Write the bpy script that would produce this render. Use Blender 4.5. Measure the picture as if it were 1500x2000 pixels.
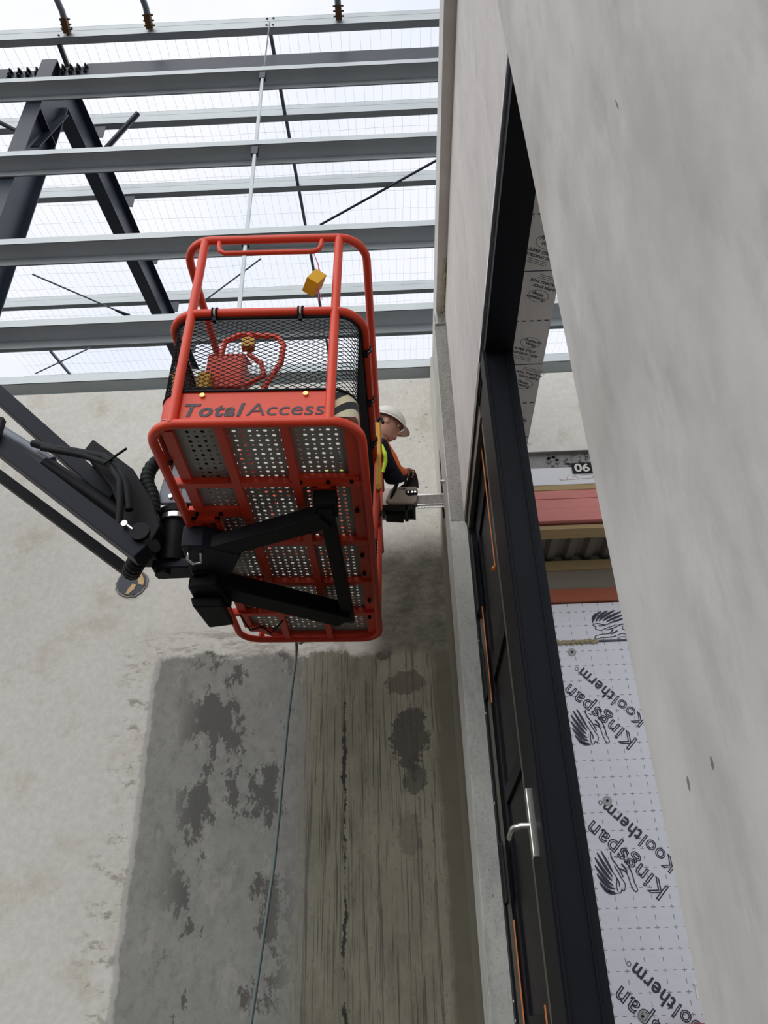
import bpy, bmesh, math, random
from mathutils import Vector, Matrix
random.seed(7)
PI = math.pi
for o in list(bpy.data.objects): bpy.data.objects.remove(o)
SC = bpy.context.scene
COL = SC.collection
V3 = Vector

# ------------------------------------------------------------------ camera, sky, light, exposure
LIFT = 0.6                      # the lens is 0.6 m above the slab; everything below is written from the lens height
cam_d = bpy.data.cameras.new('camera'); cam = bpy.data.objects.new('camera', cam_d); COL.objects.link(cam)
cam_d.sensor_fit = 'VERTICAL'; cam_d.sensor_height = 24.0; cam_d.lens = 24.0 * 1566.736 / 2000.0
cam_d.clip_start = 0.02; cam_d.clip_end = 500
_r = V3((0.99910228, 0.03387571, -0.02543776)); _u = V3((0.0396745, -0.53770972, 0.84219605)); _b = V3((0.01485186, -0.84244922, -0.538571))
cam.matrix_world = Matrix(((_r.x, _u.x, _b.x, 0), (_r.y, _u.y, _b.y, 0), (_r.z, _u.z, _b.z, 0), (0, 0, 0, 1)))
SC.camera = cam
SC.view_settings.view_transform = 'Standard'; SC.view_settings.look = 'None'
SC.view_settings.gamma = 1.0; SC.view_settings.use_curve_mapping = False
SC.view_settings.exposure = 0.0
SC.cycles.max_bounces = 8; SC.cycles.diffuse_bounces = 4

world = bpy.data.worlds.new('overcast_sky'); SC.world = world; world.use_nodes = True
wt = world.node_tree; wt.nodes.clear()
w_out = wt.nodes.new('ShaderNodeOutputWorld'); w_bg = wt.nodes.new('ShaderNodeBackground')
w_tc = wt.nodes.new('ShaderNodeTexCoord'); w_no = wt.nodes.new('ShaderNodeTexNoise'); w_cr = wt.nodes.new('ShaderNodeValToRGB')
w_no.inputs['Scale'].default_value = 2.6; w_no.inputs['Detail'].default_value = 4
wt.links.new(w_tc.outputs['Generated'], w_no.inputs['Vector']); wt.links.new(w_no.outputs['Fac'], w_cr.inputs['Fac'])
w_cr.color_ramp.elements[0].position = 0.35; w_cr.color_ramp.elements[0].color = (0.80, 0.85, 0.96, 1)
w_cr.color_ramp.elements[1].position = 0.65; w_cr.color_ramp.elements[1].color = (0.97, 0.97, 1.0, 1)
wt.links.new(w_cr.outputs['Color'], w_bg.inputs['Color']); w_bg.inputs['Strength'].default_value = 1.05
wt.links.new(w_bg.outputs['Background'], w_out.inputs['Surface'])

sun_d = bpy.data.lights.new('soft_sun', 'SUN'); sun_d.energy = 1.5; sun_d.angle = math.radians(80); sun_d.color = (1.0, 0.97, 0.92)
sun = bpy.data.objects.new('soft_sun', sun_d); COL.objects.link(sun)
sun.rotation_euler = (V3((0.60, 0.80, -0.62))).to_track_quat('-Z', 'Y').to_euler()

# ------------------------------------------------------------------ material helper
class NT:
    def __init__(s, name):
        s.m = bpy.data.materials.new(name); s.m.use_nodes = True
        s.t = s.m.node_tree; s.b = s.t.nodes['Principled BSDF']
        s.oc = None
    def n(s, kind): return s.t.nodes.new('ShaderNode' + kind)
    def l(s, a, b): s.t.links.new(a, b)
    def put(s, sock, v):
        if hasattr(v, 'is_output'): s.l(v, sock)
        else: sock.default_value = v
    def obj(s):
        if s.oc is None: s.oc = s.n('TexCoord').outputs['Object']
        return s.oc
    def mapv(s, scale=(1, 1, 1), loc=(0, 0, 0), src=None):
        m = s.n('Mapping'); s.l(src or s.obj(), m.inputs['Vector']); m.inputs['Scale'].default_value = scale; m.inputs['Location'].default_value = loc
        return m.outputs['Vector']
    def noise(s, scale=5, detail=3, rough=.5, vscale=(1, 1, 1), loc=(0, 0, 0)):
        q = s.n('TexNoise'); s.l(s.mapv(vscale, loc), q.inputs['Vector'])
        q.inputs['Scale'].default_value = scale; q.inputs['Detail'].default_value = detail; q.inputs['Roughness'].default_value = rough
        return q.outputs['Fac']
    def vor(s, scale, vscale=(1, 1, 1)):
        q = s.n('TexVoronoi'); s.l(s.mapv(vscale), q.inputs['Vector']); q.inputs['Scale'].default_value = scale
        return q.outputs['Distance']
    def xyz(s):
        q = s.n('SeparateXYZ'); s.l(s.obj(), q.inputs[0]); return q.outputs
    def m2(s, op, a, b=0.0):
        q = s.n('Math'); q.operation = op; s.put(q.inputs[0], a); s.put(q.inputs[1], b); return q.outputs[0]
    def rng(s, v, a, b, c=0.0, d=1.0, smooth=True):
        q = s.n('MapRange'); q.interpolation_type = 'SMOOTHSTEP' if smooth else 'LINEAR'
        s.put(q.inputs['Value'], v); q.inputs['From Min'].default_value = a; q.inputs['From Max'].default_value = b
        q.inputs['To Min'].default_value = c; q.inputs['To Max'].default_value = d
        return q.outputs['Result']
    def mix(s, f, a, b):
        q = s.n('Mix'); q.data_type = 'RGBA'; s.put(q.inputs[0], f); s.put(q.inputs[6], c4(a)); s.put(q.inputs[7], c4(b)); return q.outputs[2]
    def bump(s, h, strength=.2, dist=.01):
        q = s.n('Bump'); s.l(h, q.inputs['Height']); q.inputs['Strength'].default_value = strength; q.inputs['Distance'].default_value = dist
        s.l(q.outputs['Normal'], s.b.inputs['Normal'])
    def fin(s, col, rough=.6, metal=0.0):
        s.put(s.b.inputs['Base Color'], c4(col)); s.put(s.b.inputs['Roughness'], rough); s.put(s.b.inputs['Metallic'], metal)
        return s.m
def c4(c):
    if isinstance(c, (tuple, list)) and len(c) == 3: return (c[0], c[1], c[2], 1)
    return c
def simple(name, col, rough=.5, metal=0.0, var=.12, scale=14, bump=0.0):
    t = NT(name)
    if max(col) < .03: t.b.inputs['Specular IOR Level'].default_value = .15
    n = t.noise(scale, 4)
    c = t.mix(n, tuple(x * (1 - var) for x in col), tuple(min(1, x * (1 + var)) for x in col))
    if bump: t.bump(n, bump)
    return t.fin(c, rough, metal)

M = {}
def concrete_far():
    t = NT('far_wall_concrete'); o = t.xyz(); X, Z = o[0], o[2]
    big = t.noise(1.1, 4, .6); fine = t.noise(22, 5, .65); mid = t.noise(5, 5, .65)
    base = t.mix(big, (.60, .59, .53), (.74, .73, .68))
    base = t.mix(t.rng(t.noise(2.3, 6, .7, (1, 1, 1), (6, 0, 2)), .5, .72, 0, .7), base, (.50, .46, .36))
    wob = t.m2('MULTIPLY', t.m2('SUBTRACT', t.noise(3.2, 5, .65), .5), .28)
    wobf = t.m2('MULTIPLY', t.m2('SUBTRACT', t.noise(26, 4, .6), .5), .10)
    xs = t.m2('ADD', X, t.m2('MULTIPLY', t.m2('ADD', wob, wobf), .35)); zs = t.m2('ADD', Z, t.m2('ADD', wob, wobf))
    # old shuttered patch: grey skim on its left half, raw streaked face on its right half, darkened further for basket and jamb shade
    top = t.rng(zs, 2.31, 2.38, 1, 0)
    left = t.rng(xs, -1.86, -1.81, 0, 1)
    inside = t.rng(X, .46, .5, 1, 0)
    patch = t.m2('MULTIPLY', t.m2('MULTIPLY', top, left), inside)
    skim = t.mix(t.noise(3.3, 6, .7), (.185, .19, .175), (.345, .345, .312))
    skim = t.mix(t.rng(t.noise(17, 6, .75, (1, 1, .7), (1, 0, 3)), .45, .75, 0, .55), skim, (.12, .12, .108))
    blot = t.rng(t.noise(2.4, 7, .72, (1.3, 1, .75), (3, 0, 1)), .535, .56)
    skim = t.mix(t.m2('MULTIPLY', blot, t.rng(t.m2('ABSOLUTE', t.m2('ADD', X, 1.18)), .25, .5, 1, .05)), skim, (.095, .095, .088))
    pale = t.rng(t.noise(5.0, 7, .75, (1, 1, .6), (9, 0, 4)), .57, .60)
    skim = t.mix(t.m2('MULTIPLY', pale, .6), skim, (.34, .33, .285))
    raw = t.mix(t.noise(4.5, 5, .7, (1, 1, .5)), (.15, .14, .10), (.33, .315, .24))
    streak = t.rng(t.noise(1, 4, .65, (85, 1, 1.6)), .545, .62)
    streak2 = t.rng(t.noise(1, 4, .7, (30, 1, .7), (5, 0, 2)), .575, .62)
    spk = t.rng(t.noise(34, 4, .7, (1.4, 1, .5)), .58, .72)
    raw = t.mix(t.m2('MULTIPLY', spk, .55), raw, (.05, .047, .035))
    raw = t.mix(t.rng(t.noise(1.3, 5, .7, (1.5, 1, .6), (4, 0, 7)), .5, .72, 0, .6), raw, (.075, .07, .05))
    raw = t.mix(t.m2('MULTIPLY', streak, .75), raw, (.045, .042, .031))
    raw = t.mix(t.m2('MULTIPLY', streak2, .60), raw, (.06, .055, .04))
    crx = t.m2('ADD', X, t.m2('ADD', .425, t.m2('MULTIPLY', t.m2('SUBTRACT', t.noise(4, 6, .8), .5), .10)))
    crack = t.rng(t.m2('SUBTRACT', t.m2('ABSOLUTE', crx), t.m2('MULTIPLY', t.m2('SUBTRACT', t.noise(5, 4, .7, (.3, 1, 1), (2, 0, 5)), .5), .10)), .002, .010, 1, 0)
    raw = t.mix(t.m2('MULTIPLY', crack, t.rng(t.noise(2.2, 4, .6, (.3, 1, 1)), .42, .5)), raw, (.018, .016, .012))
    edge_r = t.rng(xs, -.80, -.62, 0, 1)
    lower = t.mix(edge_r, skim, raw)
    smooth_r = t.rng(xs, .20, .26, 0, 1)
    lower = t.mix(smooth_r, lower, t.mix(mid, (.085, .078, .052), (.15, .138, .10)))
    # dark blotches, each with its own outline
    def ell(cx, cz, rx, rz):
        a = t.m2('POWER', t.m2('DIVIDE', t.m2('SUBTRACT', X, cx), rx), 2.0); b = t.m2('POWER', t.m2('DIVIDE', t.m2('SUBTRACT', Z, cz), rz), 2.0)
        return t.rng(t.m2('ADD', t.m2('ADD', a, b), t.m2('MULTIPLY', t.m2('SUBTRACT', t.noise(7, 7, .75), .5), 4.5)), .85, 1.05, 1, 0)
    for (cx, cz, rx, rz, k) in ((.03, 1.68, .14, .24, .85), (.06, 1.42, .08, .14, .7), (.02, 2.10, .15, .09, .6), (-.13, 2.36, .06, .09, .8), (.0, 1.05, .07, .15, .35)):
        lower = t.mix(t.m2('MULTIPLY', ell(cx, cz, rx, rz), k), lower, (.042, .039, .030))
    # grime above the patch by the corner and saw, with basket and jamb shade painted in
    gz = t.m2('MULTIPLY', inside, t.m2('MULTIPLY', t.rng(zs, 3.05, 3.45, 1, 0), t.rng(xs, -.35, -.1, 0, 1)))
    grime_shade = t.mix(t.rng(t.noise(5, 7, .78, (.8, 1, 1.3)), .3, .72), (.02, .019, .014), (.20, .188, .14))
    col = t.mix(t.m2('MULTIPLY', gz, .94), base, grime_shade)
    # crumbly brown smears around the patch's left and top edge
    near_edge = t.rng(t.m2('ABSOLUTE', t.m2('ADD', X, 1.92)), .0, .26, 1, 0)
    smear = t.m2('MULTIPLY', t.m2('MULTIPLY', near_edge, t.rng(t.noise(11, 6, .75, (.7, 1, 1.4)), .52, .64)), t.rng(Z, 2.4, 2.65, 1, 0))
    col = t.mix(t.m2('MULTIPLY', smear, .7), col, (.20, .175, .125))
    tn = t.rng(t.m2('ABSOLUTE', t.m2('SUBTRACT', Z, 2.47)), .02, .16, 1, 0)
    sm2 = t.m2('MULTIPLY', t.m2('MULTIPLY', tn, t.rng(t.noise(8, 6, .75, (.6, 1, 2.2), (2, 0, 0)), .46, .6)), t.m2('MULTIPLY', t.rng(X, -1.9, -1.6, 0, 1), t.rng(X, -.4, -.25, 1, 0)))
    col = t.mix(t.m2('MULTIPLY', sm2, .6), col, (.17, .155, .115))
    col = t.mix(patch, col, lower)
    # blow holes near the corner
    pit = t.m2('MULTIPLY', t.m2('MULTIPLY', t.rng(t.noise(75, 2, .5, (.8, 1, 1.3)), .655, .69), t.rng(X, .45, .5, 1, 0)), t.rng(t.m2('ADD', X, t.m2('MULTIPLY', mid, .3)), -.1, .25, 0, 1))
    col = t.mix(t.m2('MULTIPLY', pit, .8), col, (.10, .095, .08))
    spt = t.m2('MULTIPLY', t.m2('MULTIPLY', t.rng(t.noise(27, 3, .6, (.9, 1, 1.2), (2, 0, 2)), .64, .69), t.rng(t.noise(3.5, 3, .5, (1, 1, 1), (5, 0, 1)), .42, .55)), t.m2('MULTIPLY', t.rng(X, -.15, .05, 0, 1), t.m2('MULTIPLY', t.rng(X, .45, .5, 1, 0), t.rng(Z, 2.9, 3.2, 0, 1))))
    col = t.mix(t.m2('MULTIPLY', spt, .75), col, (.16, .152, .13))
    col = t.mix(t.rng(fine, .3, .75, .16, 0), col, (.15, .14, .12))
    # pale laitance line where the shutter edge was
    ln = t.m2('MULTIPLY', t.rng(t.m2('ABSOLUTE', t.m2('ADD', xs, 1.82)), .006, .022, 1, 0), t.rng(Z, 2.36, 2.40, 1, 0))
    col = t.mix(t.m2('MULTIPLY', ln, .55), col, (.52, .51, .48))
    t.bump(t.m2('ADD', t.m2('MULTIPLY', mid, .6), t.m2('MULTIPLY', fine, .4)), .35, .012)
    return t.fin(col, .85)
def concrete_right(name, a, b, streak=.35, pits=.6, marks=(), grain=0.0):
    t = NT(name)
    n1 = t.noise(2.2, 5, .6, (1, 1, .55)); n2 = t.noise(9, 5, .6, (1, 1, .35), (3, 1, 0)); n3 = t.noise(30, 4, .6)
    c = t.mix(t.rng(n1, .3, .7), a, b)
    c = t.mix(t.rng(n2, .5, .72, 0, streak), c, tuple(x * .62 for x in a))
    c = t.mix(t.rng(t.noise(6, 4, .6, (1, 1, .4), (7, 2, 3)), .55, .75, 0, .5), c, tuple(min(1, x * 1.13) for x in b))
    pit = t.rng(t.noise(60, 2, .5, (1, .8, .5)), .725, .75)
    c = t.mix(t.m2('MULTIPLY', pit, pits), c, (.11, .105, .095))
    if grain: c = t.mix(t.rng(t.noise(75, 4, .7), .48, .70, 0, grain), c, tuple(x * .38 for x in a)); c = t.mix(t.rng(t.noise(50, 3, .6, (1, 1, 1), (4, 4, 4)), .6, .72, 0, grain), c, tuple(min(1, x * 1.4) for x in b))
    for (y, z, ry, rz) in marks:
        o = t.xyz(); a = t.m2('POWER', t.m2('DIVIDE', t.m2('SUBTRACT', t.m2('ADD', o[1], t.m2('MULTIPLY', t.m2('SUBTRACT', n3, .5), .012)), y), ry), 2.0); b_ = t.m2('POWER', t.m2('DIVIDE', t.m2('SUBTRACT', o[2], z), rz), 2.0)
        c = t.mix(t.rng(t.m2('ADD', a, b_), .5, 1.0, .8, 0), c, (.10, .095, .085))
    t.bump(n3, .12, .006)
    return t.fin(c, .8)
M['far'] = concrete_far()
M['pier'] = concrete_right('pier_concrete', (.435, .425, .398), (.60, .595, .578), .30, 0.0, ((.898, 1.486, .004, .020), (1.232, .318, .006, .012), (1.353, .318, .007, .014)))
M['lintel'] = concrete_right('lintel_concrete', (.55, .535, .51), (.63, .615, .59), .25)
M['jamb'] = concrete_right('jamb_concrete', (.42, .43, .40), (.54, .545, .51), .6, .6, (), .35)
M['cut'] = concrete_right('sawn_concrete', (.20, .195, .18), (.33, .32, .295), .7, .6, (), .6)
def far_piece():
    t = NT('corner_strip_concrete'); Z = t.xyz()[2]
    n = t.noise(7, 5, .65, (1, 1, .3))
    c = t.mix(t.rng(t.m2('ADD', Z, t.m2('MULTIPLY', n, .6)), 3.35, 3.75), t.mix(n, (.10, .09, .062), (.16, .147, .108)), t.mix(n, (.50, .48, .43), (.60, .585, .54)))  # brown below, pale above: the lower strip's shadow is put into its colour
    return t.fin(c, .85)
M['farpiece'] = far_piece()
def galv():
    t = NT('galvanised_steel'); n = t.noise(40, 3, .6, (.25, 1, 1)); s = t.noise(3, 3, .5, (.4, 1, 1))
    c = t.mix(n, (.46, .51, .53), (.57, .61, .62)); c = t.mix(t.rng(s, .4, .7, 0, .35), c, (.38, .43, .45))
    return t.fin(c, t.rng(n, .2, .8, .36, .5), .25)
M['galv'] = galv()
M['steel'] = simple('dark_painted_steel', (.026, .036, .054), .42, .1)
M['steelb'] = simple('black_bolt_steel', (.025, .027, .032), .5, .4)
M['rod'] = simple('grey_rod', (.20, .23, .26), .45, .5)
M['red'] = simple('red_orange_paint', (.74, .060, .022), .38, 0, .10, 6)
M['black'] = simple('black_paint', (.008, .009, .011), .5, .1, .3, 8)
M['boom'] = simple('boom_blue_black_paint', (.013, .015, .023), .45, .1, .25, 5)
M['hose'] = simple('black_rubber', (.014, .016, .017), .55, 0, .3, 20)
M['grey_plate'] = simple('dull_galvanised_floor_plate', (.36, .36, .33), .5, .35, .15, 5)
M['expmesh'] = simple('black_expanded_metal', (.018, .018, .022), .45, .2)
M['bracket'] = simple('blue_grey_bracket', (.16, .18, .21), .45, .3)
M['chrome'] = simple('bright_metal', (.72, .72, .70), .22, .9, .06)
M['brass'] = simple('zinc_yellow_bolt', (.72, .52, .20), .3, .8, .1)
M['rust'] = simple('rusty_yellow_clamp', (.15, .075, .028), .6, .3, .5, 30)
M['ink'] = simple('charcoal_lettering', (.045, .045, .06), .5, 0, .1)
M['navyink'] = simple('navy_print', (.02, .02, .05), .5, 0, .05)
M['yellow'] = simple('yellow_block_paint', (.80, .44, .012), .6, 0, .08)
M['handle_yellow'] = simple('yellow_gate_handle', (.62, .33, .010), .45, 0, .12)
M['pink'] = simple('pink_twine', (.75, .16, .30), .7)
M['white'] = simple('dirty_white_plastic', (.70, .69, .64), .5, 0, .1, 10)
M['alu'] = simple('black_powder_coated_aluminium', (.006, .007, .010), .5, .1, .2, 6)
M['olive'] = simple('olive_grey_profile', (.115, .105, .085), .4, .3, .15)
M['flash'] = simple('bare_aluminium_flashing', (.75, .74, .78), .3, .8, .06)
M['gasket'] = simple('orange_gasket', (.72, .22, .06), .6)
M['glass'] = simple('dark_door_panel', (.010, .010, .012), .45, 0, .1)
M['cable'] = simple('grey_green_hose', (.13, .17, .17), .5, 0, .1)
M['foam'] = simple('tan_expanding_foam', (.42, .36, .22), .85, 0, .25, 40, .6)
M['washer'] = simple('grey_washer', (.34, .34, .34), .5, .3, .1)
M['skin'] = simple('skin', (.42, .22, .15), .55, 0, .12)
M['navy'] = simple('navy_workwear', (.012, .014, .024), .85, 0, .25, 40)
M['orangecloth'] = simple('orange_workwear', (.78, .14, .03), .8, 0, .15, 40)
M['lime'] = simple('lime_high_visibility_band', (.45, .72, .03), .7, 0, .05)
M['boot'] = simple('brown_boot_leather', (.10, .06, .03), .7)
M['tag'] = simple('paper_tag', (.8, .79, .75), .8, 0, .04)
M['floor'] = simple('slab_concrete', (.05, .048, .043), .9, 0, .2, 2)
M['innerfloor'] = simple('pale_bounce_slab', (.50, .48, .45), .8, 0, .1, 3)
M['beige'] = simple('beige_board', (.30, .27, .21), .8, 0, .12, 4)
M['embed'] = simple('black_embed_face', (.05, .055, .07), .6, 0, .2, 20)
M['wood'] = simple('raw_wood_chip', (.62, .43, .22), .8, 0, .2, 60)
M['dirty_saw'] = simple('dusty_saw_cover', (.36, .32, .26), .8, 0, .35, 12)
M['barsteel'] = simple('scuffed_bar_steel', (.20, .19, .18), .45, .5, .6, 30)
M['wire'] = simple('safety_mesh_wire', (.5, .51, .54), .5, .4)
def timber(name, a, b, knots=True):
    t = NT(name); g = t.noise(3, 5, .6, (.7, 12, 14)); w = t.noise(1.2, 3, .5, (.8, 6, 9))
    c = t.mix(g, a, b)
    c = t.mix(t.rng(w, .55, .7, 0, .5), c, tuple(x * .7 for x in a))
    if knots: c = t.mix(t.rng(t.vor(2.6, (.9, 1, 2.2)), .05, .10, .85, 0), c, tuple(x * .18 for x in a))
    return t.fin(c, .75)
M['tan'] = timber('tan_timber', (.38, .27, .12), (.50, .37, .19), False)
M['pinkwood'] = timber('pink_treated_timber', (.60, .19, .17), (.72, .29, .25), False)
M['redwood'] = timber('red_brown_timber', (.36, .095, .045), (.46, .14, .075))
M['whitewood'] = timber('white_primed_timber', (.74, .76, .78), (.84, .85, .86), False)
def foil_print():
    t = NT('printed_foil_tape'); n = t.noise(18, 5, .6, (1, .3, 1))
    c = t.mix(n, (.50, .47, .435), (.72, .69, .65))
    return t.fin(c, .42, .1)
M['tape'] = foil_print()
M['joist'] = simple('grey_joist_web', (.22, .215, .205), .5, .1, .3, 20)
def board_mat():
    t = NT('insulation_foil_facing'); o = t.xyz()
    n = t.noise(30, 3, .6, (.3, 1, 1)); c = t.mix(n, (.60, .61, .66), (.70, .71, .75))
    def cell(v, off):  # distance from the nearest 0.1 m grid line
        f = t.m2('FRACT', t.m2('ADD', t.m2('MULTIPLY', v, 10.0), off)); return t.m2('ABSOLUTE', t.m2('SUBTRACT', f, .5))
    dx, dz = cell(o[0], 0.3), cell(o[2], .45)
    lw = .020
    on_z = t.m2('LESS_THAN', dz, lw); on_x = t.m2('LESS_THAN', dx, lw)
    near_x = t.m2('MAXIMUM', t.m2('LESS_THAN', dx, .14), t.m2('GREATER_THAN', dx, .40))
    near_z = t.m2('MAXIMUM', t.m2('LESS_THAN', dz, .10), t.m2('GREATER_THAN', dz, .38))
    g = t.m2('MAXIMUM', t.m2('MULTIPLY', on_z, near_x), t.m2('MULTIPLY', on_x, near_z))
    c = t.mix(t.m2('MULTIPLY', g, .75), c, (.07, .07, .10))
    return t.fin(c, .42, .25)
M['board'] = board_mat()
def hazard():
    t = NT('cream_black_hazard_stripes'); o = t.xyz()
    v = t.m2('FRACT', t.m2('MULTIPLY', t.m2('ADD', o[2], t.m2('MULTIPLY', o[0], -.95)), 12.5))
    return t.fin(t.mix(t.m2('GREATER_THAN', v, .5), (.02, .02, .025), (.78, .71, .48)), .5)
M['hazard'] = hazard()
def deck():
    t = NT('dull_grey_roof_sheet'); n = t.noise(8, 4, .6)
    return t.fin(t.mix(n, (.16, .145, .125), (.22, .20, .175)), .6, .2)
M['deck'] = deck()

# ------------------------------------------------------------------ geometry helper
class MB:
    def __init__(s): s.v = []; s.f = []; s.sm = []
    def add(s, vs, fs, smooth=False):
        k = len(s.v); s.v += [V3(p) for p in vs]
        for f in fs: s.f.append([i + k for i in f]); s.sm.append(smooth)
        return s
    def box(s, a, b):
        x0, x1 = sorted((a[0], b[0])); y0, y1 = sorted((a[1], b[1])); z0, z1 = sorted((a[2], b[2]))
        vs = [(x, y, z) for x in (x0, x1) for y in (y0, y1) for z in (z0, z1)]
        return s.add(vs, [(0, 1, 3, 2), (4, 6, 7, 5), (0, 4, 5, 1), (2, 3, 7, 6), (0, 2, 6, 4), (1, 5, 7, 3)])
    def bar(s, p, q, w, h, up=(0, 0, 1)):
        p, q = V3(p), V3(q); d = (q - p).normalized(); sd = d.cross(V3(up)).normalized(); u = sd.cross(d)
        sd *= w / 2; u *= h / 2
        vs = [e + a * sd + b * u for e in (p, q) for a in (-1, 1) for b in (-1, 1)]
        return s.add(vs, [(0, 1, 3, 2), (4, 6, 7, 5), (0, 4, 5, 1), (2, 3, 7, 6), (0, 2, 6, 4), (1, 5, 7, 3)])
    def tube(s, pts, r, n=10, closed=False, cap=True):
        P = [V3(p) for p in pts]; N = len(P); rr = r if isinstance(r, (list, tuple)) else [r] * N
        T = []
        for i in range(N):
            if closed: d = P[(i + 1) % N] - P[i - 1]
            elif i == 0: d = P[1] - P[0]
            elif i == N - 1: d = P[-1] - P[-2]
            else: d = (P[i + 1] - P[i]).normalized() + (P[i] - P[i - 1]).normalized()
            T.append(d.normalized())
        ref = V3((0, 0, 1)) if abs(T[0].z) < .9 else V3((1, 0, 0))
        u = T[0].cross(ref).normalized(); vs = []; fs = []
        for i in range(N):
            u = (u - T[i] * u.dot(T[i])).normalized(); w = T[i].cross(u)
            for k in range(n):
                a = 2 * PI * k / n; vs.append(P[i] + (u * math.cos(a) + w * math.sin(a)) * rr[i])
        L = N if closed else N - 1
        for i in range(L):
            j = (i + 1) % N
            for k in range(n): fs.append((i * n + k, i * n + (k + 1) % n, j * n + (k + 1) % n, j * n + k))
        s.add(vs, fs, True)
        if cap and not closed:
            s.add(vs[:n], [tuple(reversed(range(n)))]); s.add(vs[-n:], [tuple(range(n))])
        return s
    def cyl(s, p, q, r, n=20, r2=None): return s.tube([p, q], [r, r if r2 is None else r2], n)
    def prism(s, poly, ext):
        n = len(poly); e = V3(ext); P = [V3(p) for p in poly]
        s.add(P + [p + e for p in P], [tuple(range(n))[::-1], tuple(range(n, 2 * n))] + [(i, (i + 1) % n, (i + 1) % n + n, i + n) for i in range(n)])
        return s
    def strip(s, pts, wvec, tvec):      # flat bar of section wvec x tvec swept along pts
        P = [V3(p) for p in pts]; w, t = V3(wvec), V3(tvec); vs = []
        for p in P: vs += [p, p + w, p + w + t, p + t]
        fs = []
        for i in range(len(P) - 1):
            for k in range(4): fs.append((i * 4 + k, i * 4 + (k + 1) % 4, i * 4 + 4 + (k + 1) % 4, i * 4 + 4 + k))
        fs += [(3, 2, 1, 0), tuple(4 * (len(P) - 1) + k for k in range(4))]
        return s.add(vs, fs)
    def sphere(s, c, r, n=14, m=10, sq=(1, 1, 1)):
        vs = []; fs = []; c = V3(c)
        for i in range(m + 1):
            th = PI * i / m
            for k in range(n):
                ph = 2 * PI * k / n; vs.append(c + V3((r * sq[0] * math.sin(th) * math.cos(ph), r * sq[1] * math.sin(th) * math.sin(ph), r * sq[2] * math.cos(th))))
        for i in range(m):
            for k in range(n): fs.append((i * n + k, (i + 1) * n + k, (i + 1) * n + (k + 1) % n, i * n + (k + 1) % n))
        return s.add(vs, fs, True)
    def mesh(s, name, org):
        me = bpy.data.meshes.new(name); me.from_pydata([tuple(v - org) for v in s.v], [], s.f); me.update()
        me.polygons.foreach_set('use_smooth', s.sm)
        bm = bmesh.new(); bm.from_mesh(me); bmesh.ops.recalc_face_normals(bm, faces=bm.faces); bm.to_mesh(me); bm.free()
        return me
def root_loc(p):
    l = V3((0, 0, 0))
    while p is not None: l += p.location; p = p.parent
    return l
def tag(o, label=None, cat=None, group=None, kind=None):
    if label: o['label'] = label
    if cat: o['category'] = cat
    if group: o['group'] = group
    if kind: o['kind'] = kind
    return o
def obj(name, mb, mat, parent=None, org=None, bevel=0):
    if parent is not None: base = root_loc(parent); loc = V3((0, 0, 0))
    else: base = V3(org) if org is not None else V3((0, 0, 0)); loc = base
    me = mb.mesh(name, base); me.materials.append(M[mat] if isinstance(mat, str) else mat)
    o = bpy.data.objects.new(name, me); COL.objects.link(o); o.parent = parent; o.location = loc
    if bevel:
        md = o.modifiers.new('bevel', 'BEVEL'); md.width = bevel; md.segments = 2; md.limit_method = 'ANGLE'
    return o
def thing(name, loc, label=None, cat=None, group=None, kind=None):
    o = bpy.data.objects.new(name, None); COL.objects.link(o); o.location = loc; o.empty_display_size = .1
    return tag(o, label, cat, group, kind)
def copy_tree(o, parent=None):
    c = o.copy(); COL.objects.link(c); c.parent = parent
    for ch in list(o.children): copy_tree(ch, c)
    return c
def arc(c, r, a0, a1, n, ux, uy):
    c, ux, uy = V3(c), V3(ux), V3(uy)
    return [c + ux * (r * math.cos(a0 + (a1 - a0) * i / n)) + uy * (r * math.sin(a0 + (a1 - a0) * i / n)) for i in range(n + 1)]
def rrect(x0, x1, y0, y1, r, n=6):
    pts = []
    for cx, cy, a in ((x1 - r, y1 - r, 0), (x0 + r, y1 - r, PI / 2), (x0 + r, y0 + r, PI), (x1 - r, y0 + r, 1.5 * PI)):
        for i in range(n + 1):
            t = a + PI / 2 * i / n; pts.append((cx + r * math.cos(t), cy + r * math.sin(t)))
    return pts
def text_mesh(body, size, mat4, mat, parent, name='lettering', bold=0.0, shear=0.0, outline=0.0, depth=.0012, align='LEFT', width=None, spc=1.0):
    cu = bpy.data.curves.new('t', 'FONT'); cu.body = body; cu.size = size; cu.align_x = align
    cu.offset = bold; cu.shear = shear; cu.space_character = spc
    if outline: cu.fill_mode = 'NONE'; cu.bevel_depth = outline; cu.bevel_resolution = 1
    else: cu.extrude = depth
    ob = bpy.data.objects.new('t', cu); COL.objects.link(ob)
    bpy.context.view_layer.update(); dg = bpy.context.evaluated_depsgraph_get()
    me = bpy.data.meshes.new_from_object(ob.evaluated_get(dg)); bpy.data.objects.remove(ob)
    if width:
        xs = [v.co.x for v in me.vertices]; k = width / (max(xs) - min(xs)); x0 = min(xs)
        for v in me.vertices: v.co.x = (v.co.x - x0) * k
    me.transform(Matrix.Translation(-root_loc(parent)) @ mat4); me.name = name
    me.materials.clear(); me.materials.append(M[mat])
    o = bpy.data.objects.new(name, me); COL.objects.link(o); o.parent = parent
    return o
def frame(origin, xdir, ydir):
    x = V3(xdir).normalized(); y = V3(ydir); y = (y - x * y.dot(x)).normalized(); z = x.cross(y); o = V3(origin)
    return Matrix(((x.x, y.x, z.x, o.x), (x.y, y.y, z.y, o.y), (x.z, y.z, z.z, o.z), (0, 0, 0, 1)))

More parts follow.
